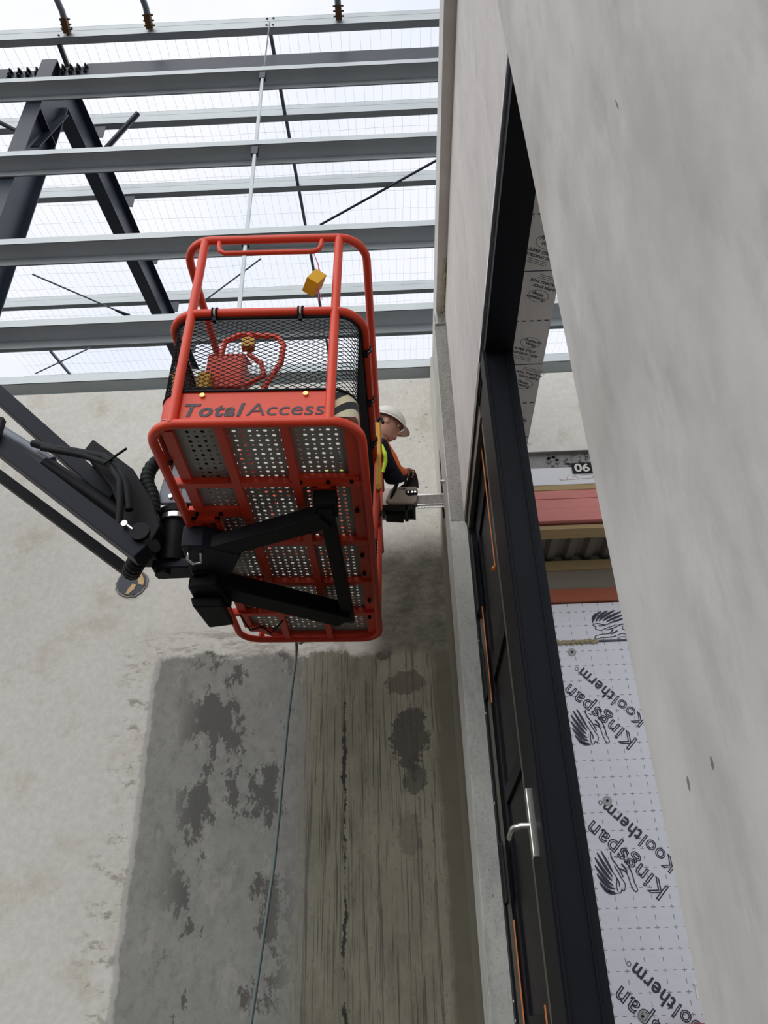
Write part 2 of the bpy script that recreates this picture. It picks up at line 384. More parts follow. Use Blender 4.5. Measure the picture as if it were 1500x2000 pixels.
# ------------------------------------------------------------------ the setting
G = -LIFT
D = 5.6
def struct(name, mb, mat, bevel=0, org=None, parent=None):
    o = obj(name, mb, mat, parent, org, bevel)
    if parent is None: o['kind'] = 'structure'
    return o
struct('floor', MB().box((-150, -150, G - .2), (150, 150, G)), 'floor')
struct('floor', MB().box((.62, -3, G), (7, 4.95, G + .02)), 'innerfloor')  # unseen pale slab, added to bounce light up onto the lintel tape
struct('wall_back', MB().box((-13, D, G), (6, D + .17, 5.03)), 'far')
w = MB().box((.458, -6, G), (.80, 1.528, 5.0))
struct('wall_right', w, 'pier')
struct('wall_lintel', MB().box((.461, 1.531, 2.90), (.80, 4.617, 5.0)), 'lintel', .003)
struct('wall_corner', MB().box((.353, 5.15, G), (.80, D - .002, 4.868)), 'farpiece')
# jamb strip cut loose by the saw: sawn end face above the lintel line, cast face below
j = MB().box((.362, 4.62, G), (.80, 5.05, 4.70))
struct('wall_jamb', j, 'jamb', .004)
obj('sawn_face', MB().box((.368, 4.617, 2.86), (.458, 4.6205, 4.70)), 'cut', bpy.data.objects['wall_jamb'])
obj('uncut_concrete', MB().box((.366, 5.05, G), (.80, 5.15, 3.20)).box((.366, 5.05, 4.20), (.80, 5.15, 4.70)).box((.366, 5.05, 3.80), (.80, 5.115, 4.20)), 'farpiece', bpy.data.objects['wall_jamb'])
tb = MB(); tb.prism([(.376, -3, 4.872), (.392, D - .002, 4.872), (.60, D - .002, 4.872), (.60, -3, 4.872)], (0, 0, .33))
struct('trim_1', tb, 'lintel', .003)
fm = MB()
pts = []
for i in range(40):
    y = 4.1 + .52 * i / 39; pts.append((.452 + random.uniform(-.006, .004), y, 4.864 + random.uniform(-.008, .006)))
fm.tube(pts, [.008 + random.uniform(0, .008) for _ in pts], 6)
tag(obj('foam_bead', fm, 'foam', org=(.452, 4.36, 4.86)), 'rusty tan sealant bead squeezed out under the top wall band', 'sealant')
pk = MB().box((.37, 4.60, 4.705), (.455, 4.75, 4.715)).box((.38, 4.62, 4.715), (.40, 4.70, 4.868)).box((.43, 4.63, 4.715), (.448, 4.70, 4.868))
tag(obj('packer_plate', pk, 'chrome', org=(.41, 4.65, 4.70)), 'small torn metal packers on top of the concrete jamb strip', 'packer')
anc = MB().cyl((.364, 4.80, 3.31), (.335, 4.80, 3.31), .016, 12).cyl((.340, 4.80, 3.31), (.325, 4.80, 3.31), .009, 10)
tag(obj('anchor_bolt', anc, 'chrome', org=(.35, 4.80, 3.31)), 'small bright anchor bolt in the jamb strip beside the saw bar', 'bolt')

obj('slot_shade_strip', MB().prism([(.3535, 5.138, 3.22), (.372, 5.138, 3.22), (.372, 5.138, 3.90), (.364, 5.138, 3.84)], (0, .010, 0)), 'hose', bpy.data.objects['wall_jamb'])  # dark strip added to paint the shade inside the saw slot
# inner room seen through the opening
K = 4.9
struct('wall_inner', MB().box((.80, K + .06, G), (2.6, K + .14, 2.76)), 'beige')
def board(z0, z1, label):
    o = obj('insulation_board', MB().box((.81, K, z0), (2.5, K + .058, z1)), 'board', org=(1.6, K, z0), bevel=.002)
    return tag(o, label, 'insulation board', 'foil faced insulation boards')
bu = board(2.078, 2.345, 'upper foil insulation board, narrow cut piece with half a lion above the foam joint')
bl = board(G, 2.062, 'tall foil insulation board with repeated diagonal lettering below the foam joint')
def stroke(mb, pts, w, to3):        # tapered inked stroke with a flat section, drawn in emblem units
    n = len(pts); L = []; R_ = []
    for i, p in enumerate(pts):
        a = V3((*pts[max(0, i - 1)], 0)); b = V3((*pts[min(n - 1, i + 1)], 0)); d = (b - a).normalized(); nn = V3((-d.y, d.x, 0))
        wi = w[i] if isinstance(w, (list, tuple)) else w
        L.append((p[0] + nn.x * wi / 2, p[1] + nn.y * wi / 2)); R_.append((p[0] - nn.x * wi / 2, p[1] - nn.y * wi / 2))
    for i in range(n - 1):
        q = [L[i], L[i + 1], R_[i + 1], R_[i]]
        mb.add([to3(a, b) for a, b in q], [(0, 1, 2, 3)])
def bez(p0, p1, p2, n=8):
    return [((1 - t) ** 2 * p0[0] + 2 * t * (1 - t) * p1[0] + t * t * p2[0], (1 - t) ** 2 * p0[1] + 2 * t * (1 - t) * p1[1] + t * t * p2[1]) for t in [i / n for i in range(n + 1)]]
def lion(parent, F):
    """line-drawn crouching lion: flame mane, face, forelegs; unit square, facing left"""
    mb = MB()
    def to3(a, b): return F @ V3((a, b, .0012))
    tap = lambda m: [m * math.sin(PI * (i + .5) / 9.5) + .004 for i in range(9)]
    for p0, p1, p2, w in (((.06, .66), (.10, .90), (.30, 1.0), .07), ((.12, .64), (.20, .88), (.48, 1.02), .08), ((.20, .66), (.30, .84), (.66, 1.02), .085),
                          ((.30, .66), (.44, .80), (.82, .97), .085), ((.38, .62), (.56, .74), (.92, .88), .075), ((.44, .57), (.62, .64), (.95, .76), .06), ((.03, .60), (.02, .80), (.14, .94), .05)):
        stroke(mb, bez(p0, p1, p2), tap(w), to3)
    for pts, w in ((bez((.04, .58), (.0, .50), (.10, .46)), .022), (bez((.06, .56), (.14, .60), (.24, .55)), .025), (bez((.10, .46), (.02, .40), (.12, .36)), .022),
                   (bez((.12, .36), (.20, .30), (.30, .38)), .022), (bez((.16, .50), (.24, .46), (.34, .52)), .03), (bez((.22, .56), (.36, .48), (.44, .57)), .022),
                   (bez((.30, .38), (.46, .44), (.60, .50)), .025), (bez((.34, .34), (.50, .36), (.66, .46)), .03), (bez((.66, .46), (.78, .56), (.90, .50)), .035),
                   (bez((.04, .14), (.16, .20), (.38, .20)), .022), (bez((.38, .20), (.46, .22), (.52, .36)), .035), (bez((.02, .06), (.0, .12), (.06, .15)), .022),
                   (bez((.02, .05), (.10, .02), (.20, .08)), .022), (bez((.20, .08), (.40, .06), (.58, .12)), .03), (bez((.44, .20), (.54, .22), (.62, .30)), .045),
                   (bez((.62, .12), (.70, .24), (.84, .16)), .025), (bez((.84, .30), (.72, .36), (.80, .44)), .022), (bez((.60, .06), (.74, .10), (.96, .05)), .02)):
        stroke(mb, pts, w, to3)
    return obj('lion_emblem', mb, 'navyink', parent)
def board_print(dx, dz, full=True):
    xd = V3((-.353, 0, .368)); yd = V3((-.5, 0, -.5)); yp = K - .0015
    F = frame((1.410 + dx, yp, 1.420 + dz), xd, yd)
    text_mesh('Kingspan', .128, F, 'navyink', bl, 'lettering', outline=.0029, width=.510, spc=1.08)
    F2 = frame((1.490 + dx, yp, 1.545 + dz), xd, yd)
    text_mesh('Kool', .108, F2, 'navyink', bl, 'lettering', outline=.0027, width=.215, spc=1.08)
    F3 = frame(V3((1.490 + dx, yp, 1.545 + dz)) + xd.normalized() * .226, xd, yd)
    text_mesh('therm', .108, F3, 'navyink', bl, 'lettering', bold=.0020, width=.255, spc=1.08)
    reg = MB(); c = V3((1.115 + dx, yp, 1.885 + dz))
    reg.tube([c + V3((.011 * math.cos(a * PI / 6), 0, .011 * math.sin(a * PI / 6))) for a in range(12)], .0015, 4, True)
    obj('registered_mark', reg, 'navyink', bl)
    # the lion lies along the lettering, on its upper side; emblem x runs back along the word
    o3 = V3((1.250 + dx, yp, 1.405 + dz))
    ax = V3((-.09, 0, .996)) * .245; ay = V3((-.996, 0, -.09)) * .205
    lion(bl, Matrix(((ax.x, ay.x, 0, o3.x), (0, 0, -1, o3.y), (ax.z, ay.z, 0, o3.z), (0, 0, 0, 1))))
for k in range(3): board_print(.010 * k, -.823 * k); board_print(.74 + .010 * k, -.41 - .823 * k) if k < 2 else None
lion(bu, Matrix(((.25, 0, 0, 1.262), (0, 0, -1, K - .0015), (0, .2, 0, 2.078), (0, 0, 0, 1))))
pts = []; rad = []
for i in range(30):
    t = i / 29; pts.append((.98 + .30 * t, K - .004, 2.068 + .007 * math.sin(i * 1.9) + random.uniform(-.004, .004))); rad.append(.011 + .006 * math.sin(i * 1.1) ** 2)
tag(obj('foam_seam', MB().tube(pts, rad, 6), 'foam', org=(1.13, K, 2.07)), 'wavy tan foam squeezed from the joint between insulation boards', 'foam')
def washer(x, z, label):
    r = thing('insulation_fixing', (x, K, z), label, 'fixing', 'round washers on the insulation boards')
    obj('washer', MB().cyl((x, K, z), (x, K - .004, z), .027, 20), 'washer', r)
    obj('screw_head', MB().cyl((x, K - .004, z), (x, K - .008, z), .007, 10), 'black', r)
washer(1.101, 1.999, 'grey round washer just below the foam joint')
washer(1.167, 1.07, 'grey round washer touching the end of the middle lettering')
washer(1.161, 0.004, 'grey round washer at the bottom over the lowest lettering')
t_ = MB().box((1.455, K - .003, .07), (1.50, K - .001, .135)).box((1.450, K - .012, .135), (1.505, K - .001, .142))
tag(obj('paper_tag', t_, 'tag', org=(1.475, K, .07)), 'small white paper tag stuck on the insulation near the jamb', 'tag')
tag(obj('timber_offcut', MB().box((1.28, K - .10, -.10), (1.50, K - .03, -.034)), 'redwood', org=(1.39, K - .06, -.10)), 'orange brown timber edge at the foot of the insulation', 'timber')
Yb = 4.435
def beam(name, y0, y1, z0, z1, mat, label, cat='timber beam', x0=.80, x1=2.6, group=None, bevel=.003):
    return tag(obj(name, MB().box((x0, y0, z0), (x1, y1, z1)), mat, org=((x0 + x1) / 2, (y0 + y1) / 2, z0), bevel=bevel), label, cat, group)
beam('timber_plate', K - .02, K + .058, 2.352, 2.447, 'redwood', 'red brown knotty timber plate on top of the insulation boards')
beam('lining_board', K + .01, K + .05, 2.447, 2.60, 'beige', 'dim beige lining board under the corrugated ceiling', 'board')
beam('timber_batten', K - .01, K + .058, 2.600, 2.67, 'tan', 'dim tan batten just below the corrugated ceiling')
beam('timber_ledger', Yb + .03, Yb + .11, 2.668, 2.70, 'tan', 'thin tan ledger under the pink beams')
beam('timber_joist', Yb + .115, Yb + .16, 2.672, 2.70, 'tan', 'dark tan joist behind the ledger against the ceiling sheet')
beam('pink_beam', Yb, Yb + .20, 2.715, 2.882, 'pinkwood', 'wide pink treated beam, lower and larger of the two', 'timber beam')
beam('pink_beam', Yb, Yb + .20, 2.885, 2.950, 'pinkwood', 'narrow pink treated beam, upper and thinner of the two', 'timber beam')
beam('tan_plate', Yb, Yb + .20, 2.953, 2.992, 'tan', 'tan plate lying between the pink beams and the white board')
wb = beam('white_beam', Yb, Yb + .12, 2.995, 3.135, 'whitewood', 'white painted beam with brown pencil marks over the timbers', 'beam')
pm = MB()
for pts in (bez((1.10, 3.03), (1.20, 3.035), (1.36, 3.04)), bez((1.15, 3.035), (1.155, 3.06), (1.165, 3.07)), bez((1.19, 3.05), (1.21, 3.075), (1.225, 3.04)), bez((1.25, 3.06), (1.31, 3.09), (1.33, 3.045)), bez((1.09, 3.04), (1.10, 3.05), (1.12, 3.03))):
    pm.tube([(a, Yb - .0005, b) for a, b in pts], .0012, 4)
obj('pencil_mark', pm, 'redwood', wb)
ib = tag(obj('printed_joist', MB().box((.80, Yb + .02, 3.135), (2.6, Yb + .06, 3.262)).box((.80, Yb - .01, 3.262), (2.6, Yb + .10, 3.30)), 'joist', org=(1.7, Yb, 3.135)), 'grey joist web covered in black print on top of the white beam', 'joist')
lab = obj('size_label', MB().box((1.195, Yb - .008, 3.078), (1.42, Yb - .002, 3.162)), 'black', ib); lab['label'] = 'black size label with white number'
text_mesh('190', .088, frame((1.345, Yb - .0095, 3.150), (-1, 0, 0), (0, 0, -1)), 'white', lab, 'number', bold=.002, width=.135)
for x, z, s_, tx in ((1.40, 3.20, .03, 'H'), (1.40, 3.235, .024, 'SERIES'), (1.19, 3.235, .03, '-+-'), (1.27, 3.24, .026, '|+|')):
    if tx.isalpha(): text_mesh(tx, s_, frame((x, Yb + .018, z), (-1, 0, 0), (0, 0, -1)), 'ink', ib, 'print', bold=.001)
pr = MB()
for i in range(60):
    x = random.uniform(1.03, 1.32); z = random.uniform(3.15, 3.25); wd_ = random.choice((.004, .022)); pr.box((x, Yb + .0185, z), (x + wd_, Yb + .0195, z + random.uniform(.004, .02)))
obj('print', pr, 'ink', ib)['kind'] = 'stuff'
obj('top_flange', MB().box((.80, Yb - .012, 3.266), (2.6, Yb - .009, 3.302)), 'white', ib)
dk = MB(); prof = []
x = .82
while x < 2.5:
    prof += [(x, 2.704), (x + .025, 2.738), (x + .06, 2.738), (x + .085, 2.704), (x + .13, 2.704)]; x += .13
pp_ = [(a, Yb + .10, b) for a, b in prof]
dk.strip(pp_, (0, K + .06 - Yb - .10, 0), (0, 0, .003))
struct('ceiling', dk, 'deck')
# tape under the lintel behind the frame
tp = tag(obj('lintel_tape', MB().box((.612, 1.56, 2.894), (.799, 4.55, 2.899)), 'tape', org=(.7, 3, 2.894)), 'grey building tape with black printing stuck under the lintel', 'tape')
zt = 2.8935
def under(x, y, ang): return frame((x, y, zt), (math.cos(ang), math.sin(ang), 0), (math.sin(ang), -math.cos(ang), 0))
def oval(c, a, b, ang):
    P = []
    for i in range(28):
        t = 2 * PI * i / 28; u, v = a * math.cos(t), b * math.sin(t)
        P.append((c[0] + u * math.cos(ang) - v * math.sin(ang), c[1] + u * math.sin(ang) + v * math.cos(ang), zt))
    return P
bk = MB()
y = 1.75; k = 0
while y < 4.4:
    flip = k % 2; a = .38 + PI * flip; s = .85
    off = .0 if flip == 0 else .03
    bk.tube(oval((.715, y, zt), .052, .036, .38), .0011, 4, True)
    ca, sa = math.cos(a), math.sin(a)
    def at(u, v): return (.715 + u * ca - v * sa, y + u * sa + v * ca)
    for tx, sz, u, v, bd in (('Protecto', .026, -.040, -.006, .0006), ('Wrap', .026, -.024, .018, .0006), ('SUPER STICK', .021, -.062, .062, .0006), ('BUILDING TAPE', .021, -.066, .088, .0006)):
        px, py = at(u, v); text_mesh(tx, sz, under(px, py, a), 'ink', tp, 'lettering', bold=bd, shear=.15, depth=.0004)
    for q in range(3):
        p0 = at(-.07, .100 + .010 * q); p1 = at(.06, .100 + .010 * q); bk.tube([(p0[0], p0[1], zt), (p1[0], p1[1], zt)], .0011, 4)
    yb_ = y + (.165 if flip == 0 else -.165) * 0 + .155
    if flip == 0: bk.box((.615, yb_, zt - .0005), (.797, yb_ + .006, zt))
    else:
        for q in range(5): bk.box((.618 + q * .037, yb_, zt - .0005), (.640 + q * .037, yb_ + .007, zt))
    y += .31; k += 1
obj('print', bk, 'ink', tp)['kind'] = 'stuff'

# ---- black door frame, door and its parts
dr = thing('door_1', (.53, 3.6, G), kind='structure')
f = MB().box((.472, 1.53, 2.800), (.612, 2.95, 2.893)).box((.472, 2.95, 2.82), (.612, 4.617, 2.893)).box((.462, 2.95, G), (.612, 3.08, 2.82)).box((.478, 3.08, G), (.60, 3.36, 2.82)).box((.474, 4.53, G), (.612, 4.617, 2.82)).box((.560, 1.53, 2.86), (.612, 1.60, G))
obj('door_frame', f, 'alu', dr, bevel=.002)
obj('inner_fin', MB().box((.574, 2.942, G), (.580, 2.95, 2.80)).box((.470, 2.940, G), (.478, 2.95, 2.82)), 'alu', dr)
obj('head_flashing', MB().box((.458, 1.545, 2.872), (.472, 3.10, 2.898)), 'flash', dr)
obj('head_profile', MB().box((.462, 3.08, 2.845), (.474, 4.617, 2.898)).box((.474, 3.38, 2.74), (.50, 4.53, 2.82)), 'olive', dr)
obj('lock_profile', MB().box((.484, 3.36, G), (.506, 3.445, 2.79)).box((.480, 3.32, G), (.486, 3.34, 2.80)), 'olive', dr)
obj('lock_profile_edge', MB().box((.479, 3.35, G), (.484, 3.362, 2.79)), 'rod', dr)
obj('hinge_profile', MB().box((.486, 4.47, G), (.50, 4.525, 2.06)), 'olive', dr)
lf = MB().box((.515, 3.44, G + .02), (.555, 3.60, 2.74)).box((.515, 4.34, G + .02), (.555, 4.47, 2.74)).box((.515, 3.60, 2.58), (.555, 4.34, 2.74)).box((.515, 3.60, G + .02), (.555, 4.34, .02)).box((.512, 3.60, 1.62), (.555, 4.34, 1.74)).box((.512, 3.60, .95), (.555, 4.34, 1.03))
leaf = obj('door_leaf', lf, 'alu', dr, bevel=.002)
obj('door_panel', MB().box((.530, 3.60, G + .04), (.540, 4.34, 2.58)), 'glass', leaf)
for a, b in (((.498, 3.66, 1.98), (.503, 3.672, 2.80)), ((.498, 3.66, G), (.503, 3.672, .05)), ((.496, 4.42, 1.52), (.502, 4.432, 2.12)), ((.496, 4.42, G), (.502, 4.432, .42))):
    obj('gasket', MB().box(a, b), 'gasket', dr)
obj('gasket', MB().box((.499, 3.66, 2.795), (.503, 4.5, 2.803)), 'gasket', dr)
obj('gasket', MB().cyl((.50, 3.666, 1.99), (.488, 3.66, 1.96), .004, 8, .014), 'gasket', dr)
def hinge(z0, z1):
    h = MB(); n = 3
    for i in range(n):
        a = z0 + (z1 - z0) * i / n; b = z0 + (z1 - z0) * (i + 1) / n - .004; h.cyl((.478, 4.50, a), (.478, 4.50, b), .013, 12)
    h.box((.474, 4.40, z0), (.480, 4.50, z1)).box((.470, 4.50, z0), (.476, 4.56, z1))
    obj('hinge', h, 'black', dr)
hinge(2.10, 2.62); hinge(1.56, 1.86); hinge(.50, .78)
for z in (1.95, 1.50, 1.0, .62, .08, .0): obj('screw', MB().cyl((.474, 4.545, z), (.470, 4.545, z), .006, 10), 'white', dr)
hd = obj('handle_plate', MB().box((.450, 3.15, .500), (.478, 3.19, .745)), 'chrome', leaf, bevel=.003)
obj('handle_backplate', MB().box((.480, 3.07, .505), (.492, 3.079, .75)), 'bracket', leaf)
lv = MB().tube([(.47, 3.17, .612), (.42, 3.17, .612), (.40, 3.185, .611), (.392, 3.21, .61), (.392, 3.33, .60)], .012, 12)
obj('lever', lv, 'chrome', leaf)

# ------------------------------------------------------------------ steelwork above the far wall
def girt(z, label, dz=.0, x0=-8.0, x1=4.2):
    prof = [(0, .09), (0, 0), (.20, 0), (.20, -.11), (.185, -.11)]
    mb = MB(); t = .004
    for (a, b) in zip(prof[:-1], prof[1:]):
        y0, y1 = sorted((a[0], b[0])); z0, z1 = sorted((a[1], b[1]))
        mb.box((x0, D + .0 + y0 - t / 2, z + z0 - t / 2), (x1, D + y1 + t / 2, z + z1 + t / 2))
    mb.box((x0, D, z + .09 - t / 2), (x1, D + .016, z + .09 + t / 2))
    return tag(obj('steel_girt', mb, 'galv', org=((x0 + x1) / 2, D + .1, z)), label, 'girt', 'galvanised wall girts')
girt(5.17, 'lowest galvanised girt, sitting along the top of the concrete wall')
girt(5.93, 'second galvanised girt up from the concrete wall, level with the basket mesh')
girt(7.19, 'third galvanised girt up, passing behind the top rail of the basket')
girt(8.80, 'fourth galvanised girt up, midway between the basket and the dark beam')
girt(10.41, 'fifth and highest galvanised girt, just below the dark steel beam')
def rodthing(name, p, q, r, mat, label, cat, group=None, n=8):
    return tag(obj(name, MB().cyl(p, q, r, n), mat, org=p), label, cat, group)
for z0, z1, lb in ((5.95, 7.17, 'pale sag tube between the second and third girts'), (7.21, 8.78, 'pale sag tube between the third and fourth girts'), (8.82, 10.39, 'pale sag tube between the fourth and fifth girts')):
    o = thing('sag_tube', (-1.49, D + .03, z0), lb, 'tube', 'sag tubes between the girts')
    obj('tube', MB().box((-1.508, D + .012, z0), (-1.472, D + .048, z1)), 'galv', o)
    obj('end_bracket', MB().box((-1.53, D + .005, z1 - .14), (-1.455, D + .06, z1)), 'steel', o)
rodthing('sag_rod', (-1.49, D + .05, 10.5), (-1.50, D + .14, 11.9), .010, 'rod', 'thin rod from the highest girt up to the eave purlin', 'rod')
# column and portal rafter
cx0, cx1 = -4.64, -4.43
c_ = MB().box((cx0, 5.82, 4.6), (cx1, 5.835, 11.35)).box((cx0, 6.36, 4.6), (cx1, 6.375, 11.1)).box(((cx0 + cx1) / 2 - .006, 5.835, 4.6), ((cx0 + cx1) / 2 + .006, 6.36, 11.3))
c_.box((cx0, 5.82, 11.35), (cx1, 6.1, 11.362))
clm = thing('steel_column', (-4.535, 6.1, 4.6), 'dark blue grey steel column at left behind the girts', 'column')
obj('column_section', c_, 'steel', clm)
obj('base_plate', MB().box((cx0 - .05, D + .172, G), (cx1 + .05, 6.42, 4.6)), 'steel', clm)
obj('stiffener', MB().bar((-4.44, 6.0, 9.6), (-4.44, 6.36, 10.9), .012, .12, (1, 0, 0)).box((cx0, 5.84, 10.2), (cx1, 6.36, 10.215)), 'steel', clm)
raf = thing('roof_rafter', (-4.535, 6.4, 10.9), 'dark steel rafter sloping away from the column under the purlins', 'rafter')
def sl(y): return .167 * (y - 5.82)
def slab(mb, x0, x1, y0, y1, za, zb):
    mb.prism([(x0, y0, za + sl(y0)), (x0, y1, za + sl(y1)), (x0, y1, zb + sl(y1)), (x0, y0, zb + sl(y0))], (x1 - x0, 0, 0)); return mb
rm = MB(); slab(rm, cx0, cx1, 6.376, 24, 11.0, 11.015); slab(rm, cx0, cx1, 6.376, 24, 11.60, 11.615); slab(rm, -4.541, -4.529, 6.376, 24, 11.015, 11.60)
obj('rafter_section', rm, 'steel', raf)
for i, t in enumerate((1.45, 2.9, 4.35, 5.8, 7.25)):
    y = 5.82 + t; slab(MB(), 0, 1, 0, 1, 0, 1)
    obj('purlin_cleat', slab(MB(), -4.54, -4.36, y + .02, y + .03, 11.6, 12.15), 'steel', raf)
gp = MB(); slab(gp, -5.3, -3.9, 11.45, 11.95, 11.0, 11.012)
obj('gusset_plate', gp, 'steel', raf)
pf = MB().box((-4.06, 5.93, 11.14), (2.6, 5.942, 11.40)).box((-4.06, 5.93, 11.40), (2.6, 6.02, 11.412)).box((-4.06, 5.93, 11.128), (2.6, 6.02, 11.14))
st = thing('steel_beam', (-.7, 5.95, 11.13), 'dark steel beam running right from the bolted column splice', 'beam'); obj('beam_section', pf, 'steel', st)
pl2 = MB().box((-6.9, 5.93, 11.10), (-5.14, 5.942, 11.37)).box((-6.9, 5.93, 11.088), (-5.14, 6.02, 11.10))
st2 = thing('steel_beam', (-6, 5.95, 11.09), 'short end of a dark steel beam left of the column', 'beam'); obj('beam_section', pl2, 'steel', st2)
def splice(xa, xb, host, z0):
    obj('splice_plate', MB().box((xa, 5.943, z0), (xb, 5.955, z0 + .20)), 'steel', host)
    for i in range(4):
        for q in range(2):
            x = xa + (xb - xa) * (i + .5) / 4; z = z0 + .05 + .10 * q
            obj('bolt', MB().cyl((x, 5.943, z), (x, 5.90, z), .030, 6).cyl((x, 5.91, z), (x, 5.87, z), .016, 8), 'steelb', host)
splice(-4.42, -4.0, st, 11.16); splice(-5.16, -4.66, st2, 11.12)
# purlins, Z sections on the slope
Z0 = 11.93
def purlin(t, label, x0=-9.0, x1=4.5):
    y = 5.82 + t; z = Z0 + .167 * t; mb = MB()
    mb.box((x0, y, z), (x1, y + .004, z + .28)).box((x0, y, z), (x1, y + .10, z + .004)).box((x0, y, z + .276), (x1, y + .08, z + .28)).box((x0, y + .10, z), (x1, y + .104, z + .02)).box((x0, y - .002, z + .17), (x1, y, z + .176))
    return tag(obj('roof_purlin', mb, 'galv', org=((x0 + x1) / 2, y, z)), label, 'purlin', 'galvanised roof purlins')
ev = purlin(0, 'bright eave purlin crossing the very top of the view')
pl_lab = ['first roof purlin behind the eave, seen between the fifth and fourth girts', 'second roof purlin behind the eave, seen between the fourth and third girts', 'third roof purlin behind the eave, hidden mostly by the third girt', 'fourth roof purlin behind the eave, seen through the basket rails', 'fifth roof purlin behind the eave, seen just below the second girt', 'sixth roof purlin behind the eave, seen through the basket mesh', 'farthest roof purlin, lowest of them above the concrete wall']
for i, lb in enumerate(pl_lab): purlin(1.45 * (i + 1), lb)
obj('joint_cover', MB().box((-4.46, 5.815, Z0 + .02), (-4.445, 5.82, Z0 + .27)), 'white', ev)
for x, z in ((-4.52, .24), (-4.38, .25), (-4.53, .06), (-4.39, .06), (-1.56, .24), (-1.47, .245), (-1.56, .06), (-1.47, .06)):
    obj('bolt', MB().cyl((x, 5.82, Z0 + z), (x, 5.808, Z0 + z), .016, 6), 'steelb', ev)
rl = ['dark bridging bar between the eave purlin and the first purlin, right of the column bay', 'dark bridging bar between the first and second purlins', 'dark bridging bar between the second and third purlins', 'dark bridging bar between the third and fourth purlins', 'dark bridging bar between the fourth and fifth purlins', 'dark bridging bar between the fifth and sixth purlins']
for i, lb in enumerate(rl):
    y0 = 5.82 + 1.45 * i + .1; y1 = 5.82 + 1.45 * (i + 1); xx = -1.52 + .018 * i
    tag(obj('bridging_bar', MB().bar((xx, y0, Z0 + sl(y0) + .04), (xx + .012, y1, Z0 + sl(y1) + .04), .05, .05), 'rod', org=(xx, y0, Z0 + sl(y0))), lb, 'bar', 'bridging bars between the roof purlins')
tag(obj('bridging_bar', MB().bar((-4.55, 5.92, Z0 + .02), (-4.50, 6.25, Z0 - .10), .06, .05), 'steel', org=(-4.5, 6, Z0)), 'short dark bar from the eave purlin down to the column head', 'bar', 'bridging bars between the roof purlins')
def P(x, y, dz=0): return (x, y, Z0 + sl(y) + dz)
rodthing('fly_brace', P(-3.80, 7.12, .02), (-4.50, 7.42, 11.06 + sl(7.42)), .045, 'steel', 'dark angle brace from the rafter up to the first purlin, right side', 'brace', 'fly braces on the rafter', 4)
rodthing('fly_brace', P(-6.2, 7.0, .02), (-4.62, 7.42, 11.06 + sl(7.42)), .045, 'steel', 'dark angle brace left of the column reaching to the frame edge', 'brace', 'fly braces on the rafter', 4)
rodthing('brace_rod', P(-1.19, 9.61, -.06), P(1.9, 7.62, -.06), .022, 'steel', 'slanting bracing rod above the basket reaching the right wall', 'rod', 'roof bracing rods')
for a, b, lb in ((P(-6.9, 10.45, -.2), P(-5.25, 11.42, -.6), 'thin bracing rod from the left down to the rafter gusset'), (P(-4.05, 11.4, -.6), P(-2.4, 10.3, -.2), 'thin bracing rod rising right from the rafter gusset behind the basket'), (P(-8.4, 13.95, -.1), P(-6.6, 12.95, -.1), 'thin bracing rod low at left above the concrete wall')):
    o = thing('brace_rod', a, lb, 'rod', 'roof bracing rods'); obj('rod', MB().cyl(a, b, .016, 8), 'rod', o)
    e = V3(b) if 'down' in lb else V3(a)
    if 'gusset' in lb: dd = (V3(b) - V3(a)).normalized() * (.3 if e == V3(a) else -.3); obj('fork_end', MB().cyl(e, e + dd, .045, 8, .02), 'steel', o)
tag(obj('bridging_bar', MB().bar(P(-7.74, 13.2, 0), P(-7.66, 14.3, 0), .05, .05), 'rod', org=P(-7.7, 13.2)), 'dark bridging bar at far left low above the concrete wall', 'bar', 'bridging bars between the roof purlins')
# clamped tubes over the eave
for x, lb in ((-4.40, 'grey tube with rusty clamp on the eave purlin, leftmost of three'), (-3.22, 'grey tube with rusty clamp on the eave purlin, middle of three'), (-.53, 'grey tube with rusty clamp on the eave purlin, rightmost of three')):
    o = thing('clamped_tube', (x, 5.76, Z0 + .12), lb, 'tube', 'clamped tubes at the eave')
    obj('tube', MB().tube([(x, 5.76, Z0 + .10), (x + .0, 5.55, Z0 + .16), (x - .06, 5.2, Z0 + .22), (x - .13, 4.6, Z0 + .26)], .045, 10), 'rod', o)
    c = MB().bar((x, 5.80, Z0 + .08), (x, 5.62, Z0 + .13), .085, .10)
    for q in range(3):
        yy = 5.77 - .06 * q; c.cyl((x - .075, yy, Z0 + .11 + .018 * q), (x + .075, yy, Z0 + .11 + .018 * q), .012, 8)
    obj('clamp', c, 'rust', o)
tag(obj('scaffold_tube', MB().cyl((-7.5, 4.9, Z0 + .25), (-4.75, 5.0, Z0 + .25), .05, 10), 'rod', org=(-5.8, 4.95, Z0 + .2)), 'grey tube at the top left corner above the eave', 'tube')
# wire safety mesh over the purlins
sm_ = MB(); r_ = .0016
def zw(x, y): return Z0 + sl(y) + .285 - .025 * abs(math.sin((y - 5.82) / 1.45 * PI)) + .006 * math.sin(x * 9 + y * 5)
x = -8.8
while x < 4.4:
    pts = []; y = 5.82; jx = random.uniform(-.012, .012)
    while y < 17.5: pts.append((x + jx + .010 * math.sin(y * 4 + x * 7), y, zw(x, y))); y += .3625
    sm_.tube(pts, r_, 3, cap=False); x += .15
y = 5.97
while y < 17.5:
    pts = []; x = -8.8
    while x < 4.4: pts.append((x, y + .014 * math.sin(x * 3.1 + y * 11) + random.uniform(-.006, .006), zw(x, y))); x += .30
    sm_.tube(pts, r_, 3, cap=False); y += .45
tag(obj('safety_mesh', sm_, 'wire', org=(-2, 11, 12)), 'thin wire safety mesh stretched over the roof purlins', 'mesh')

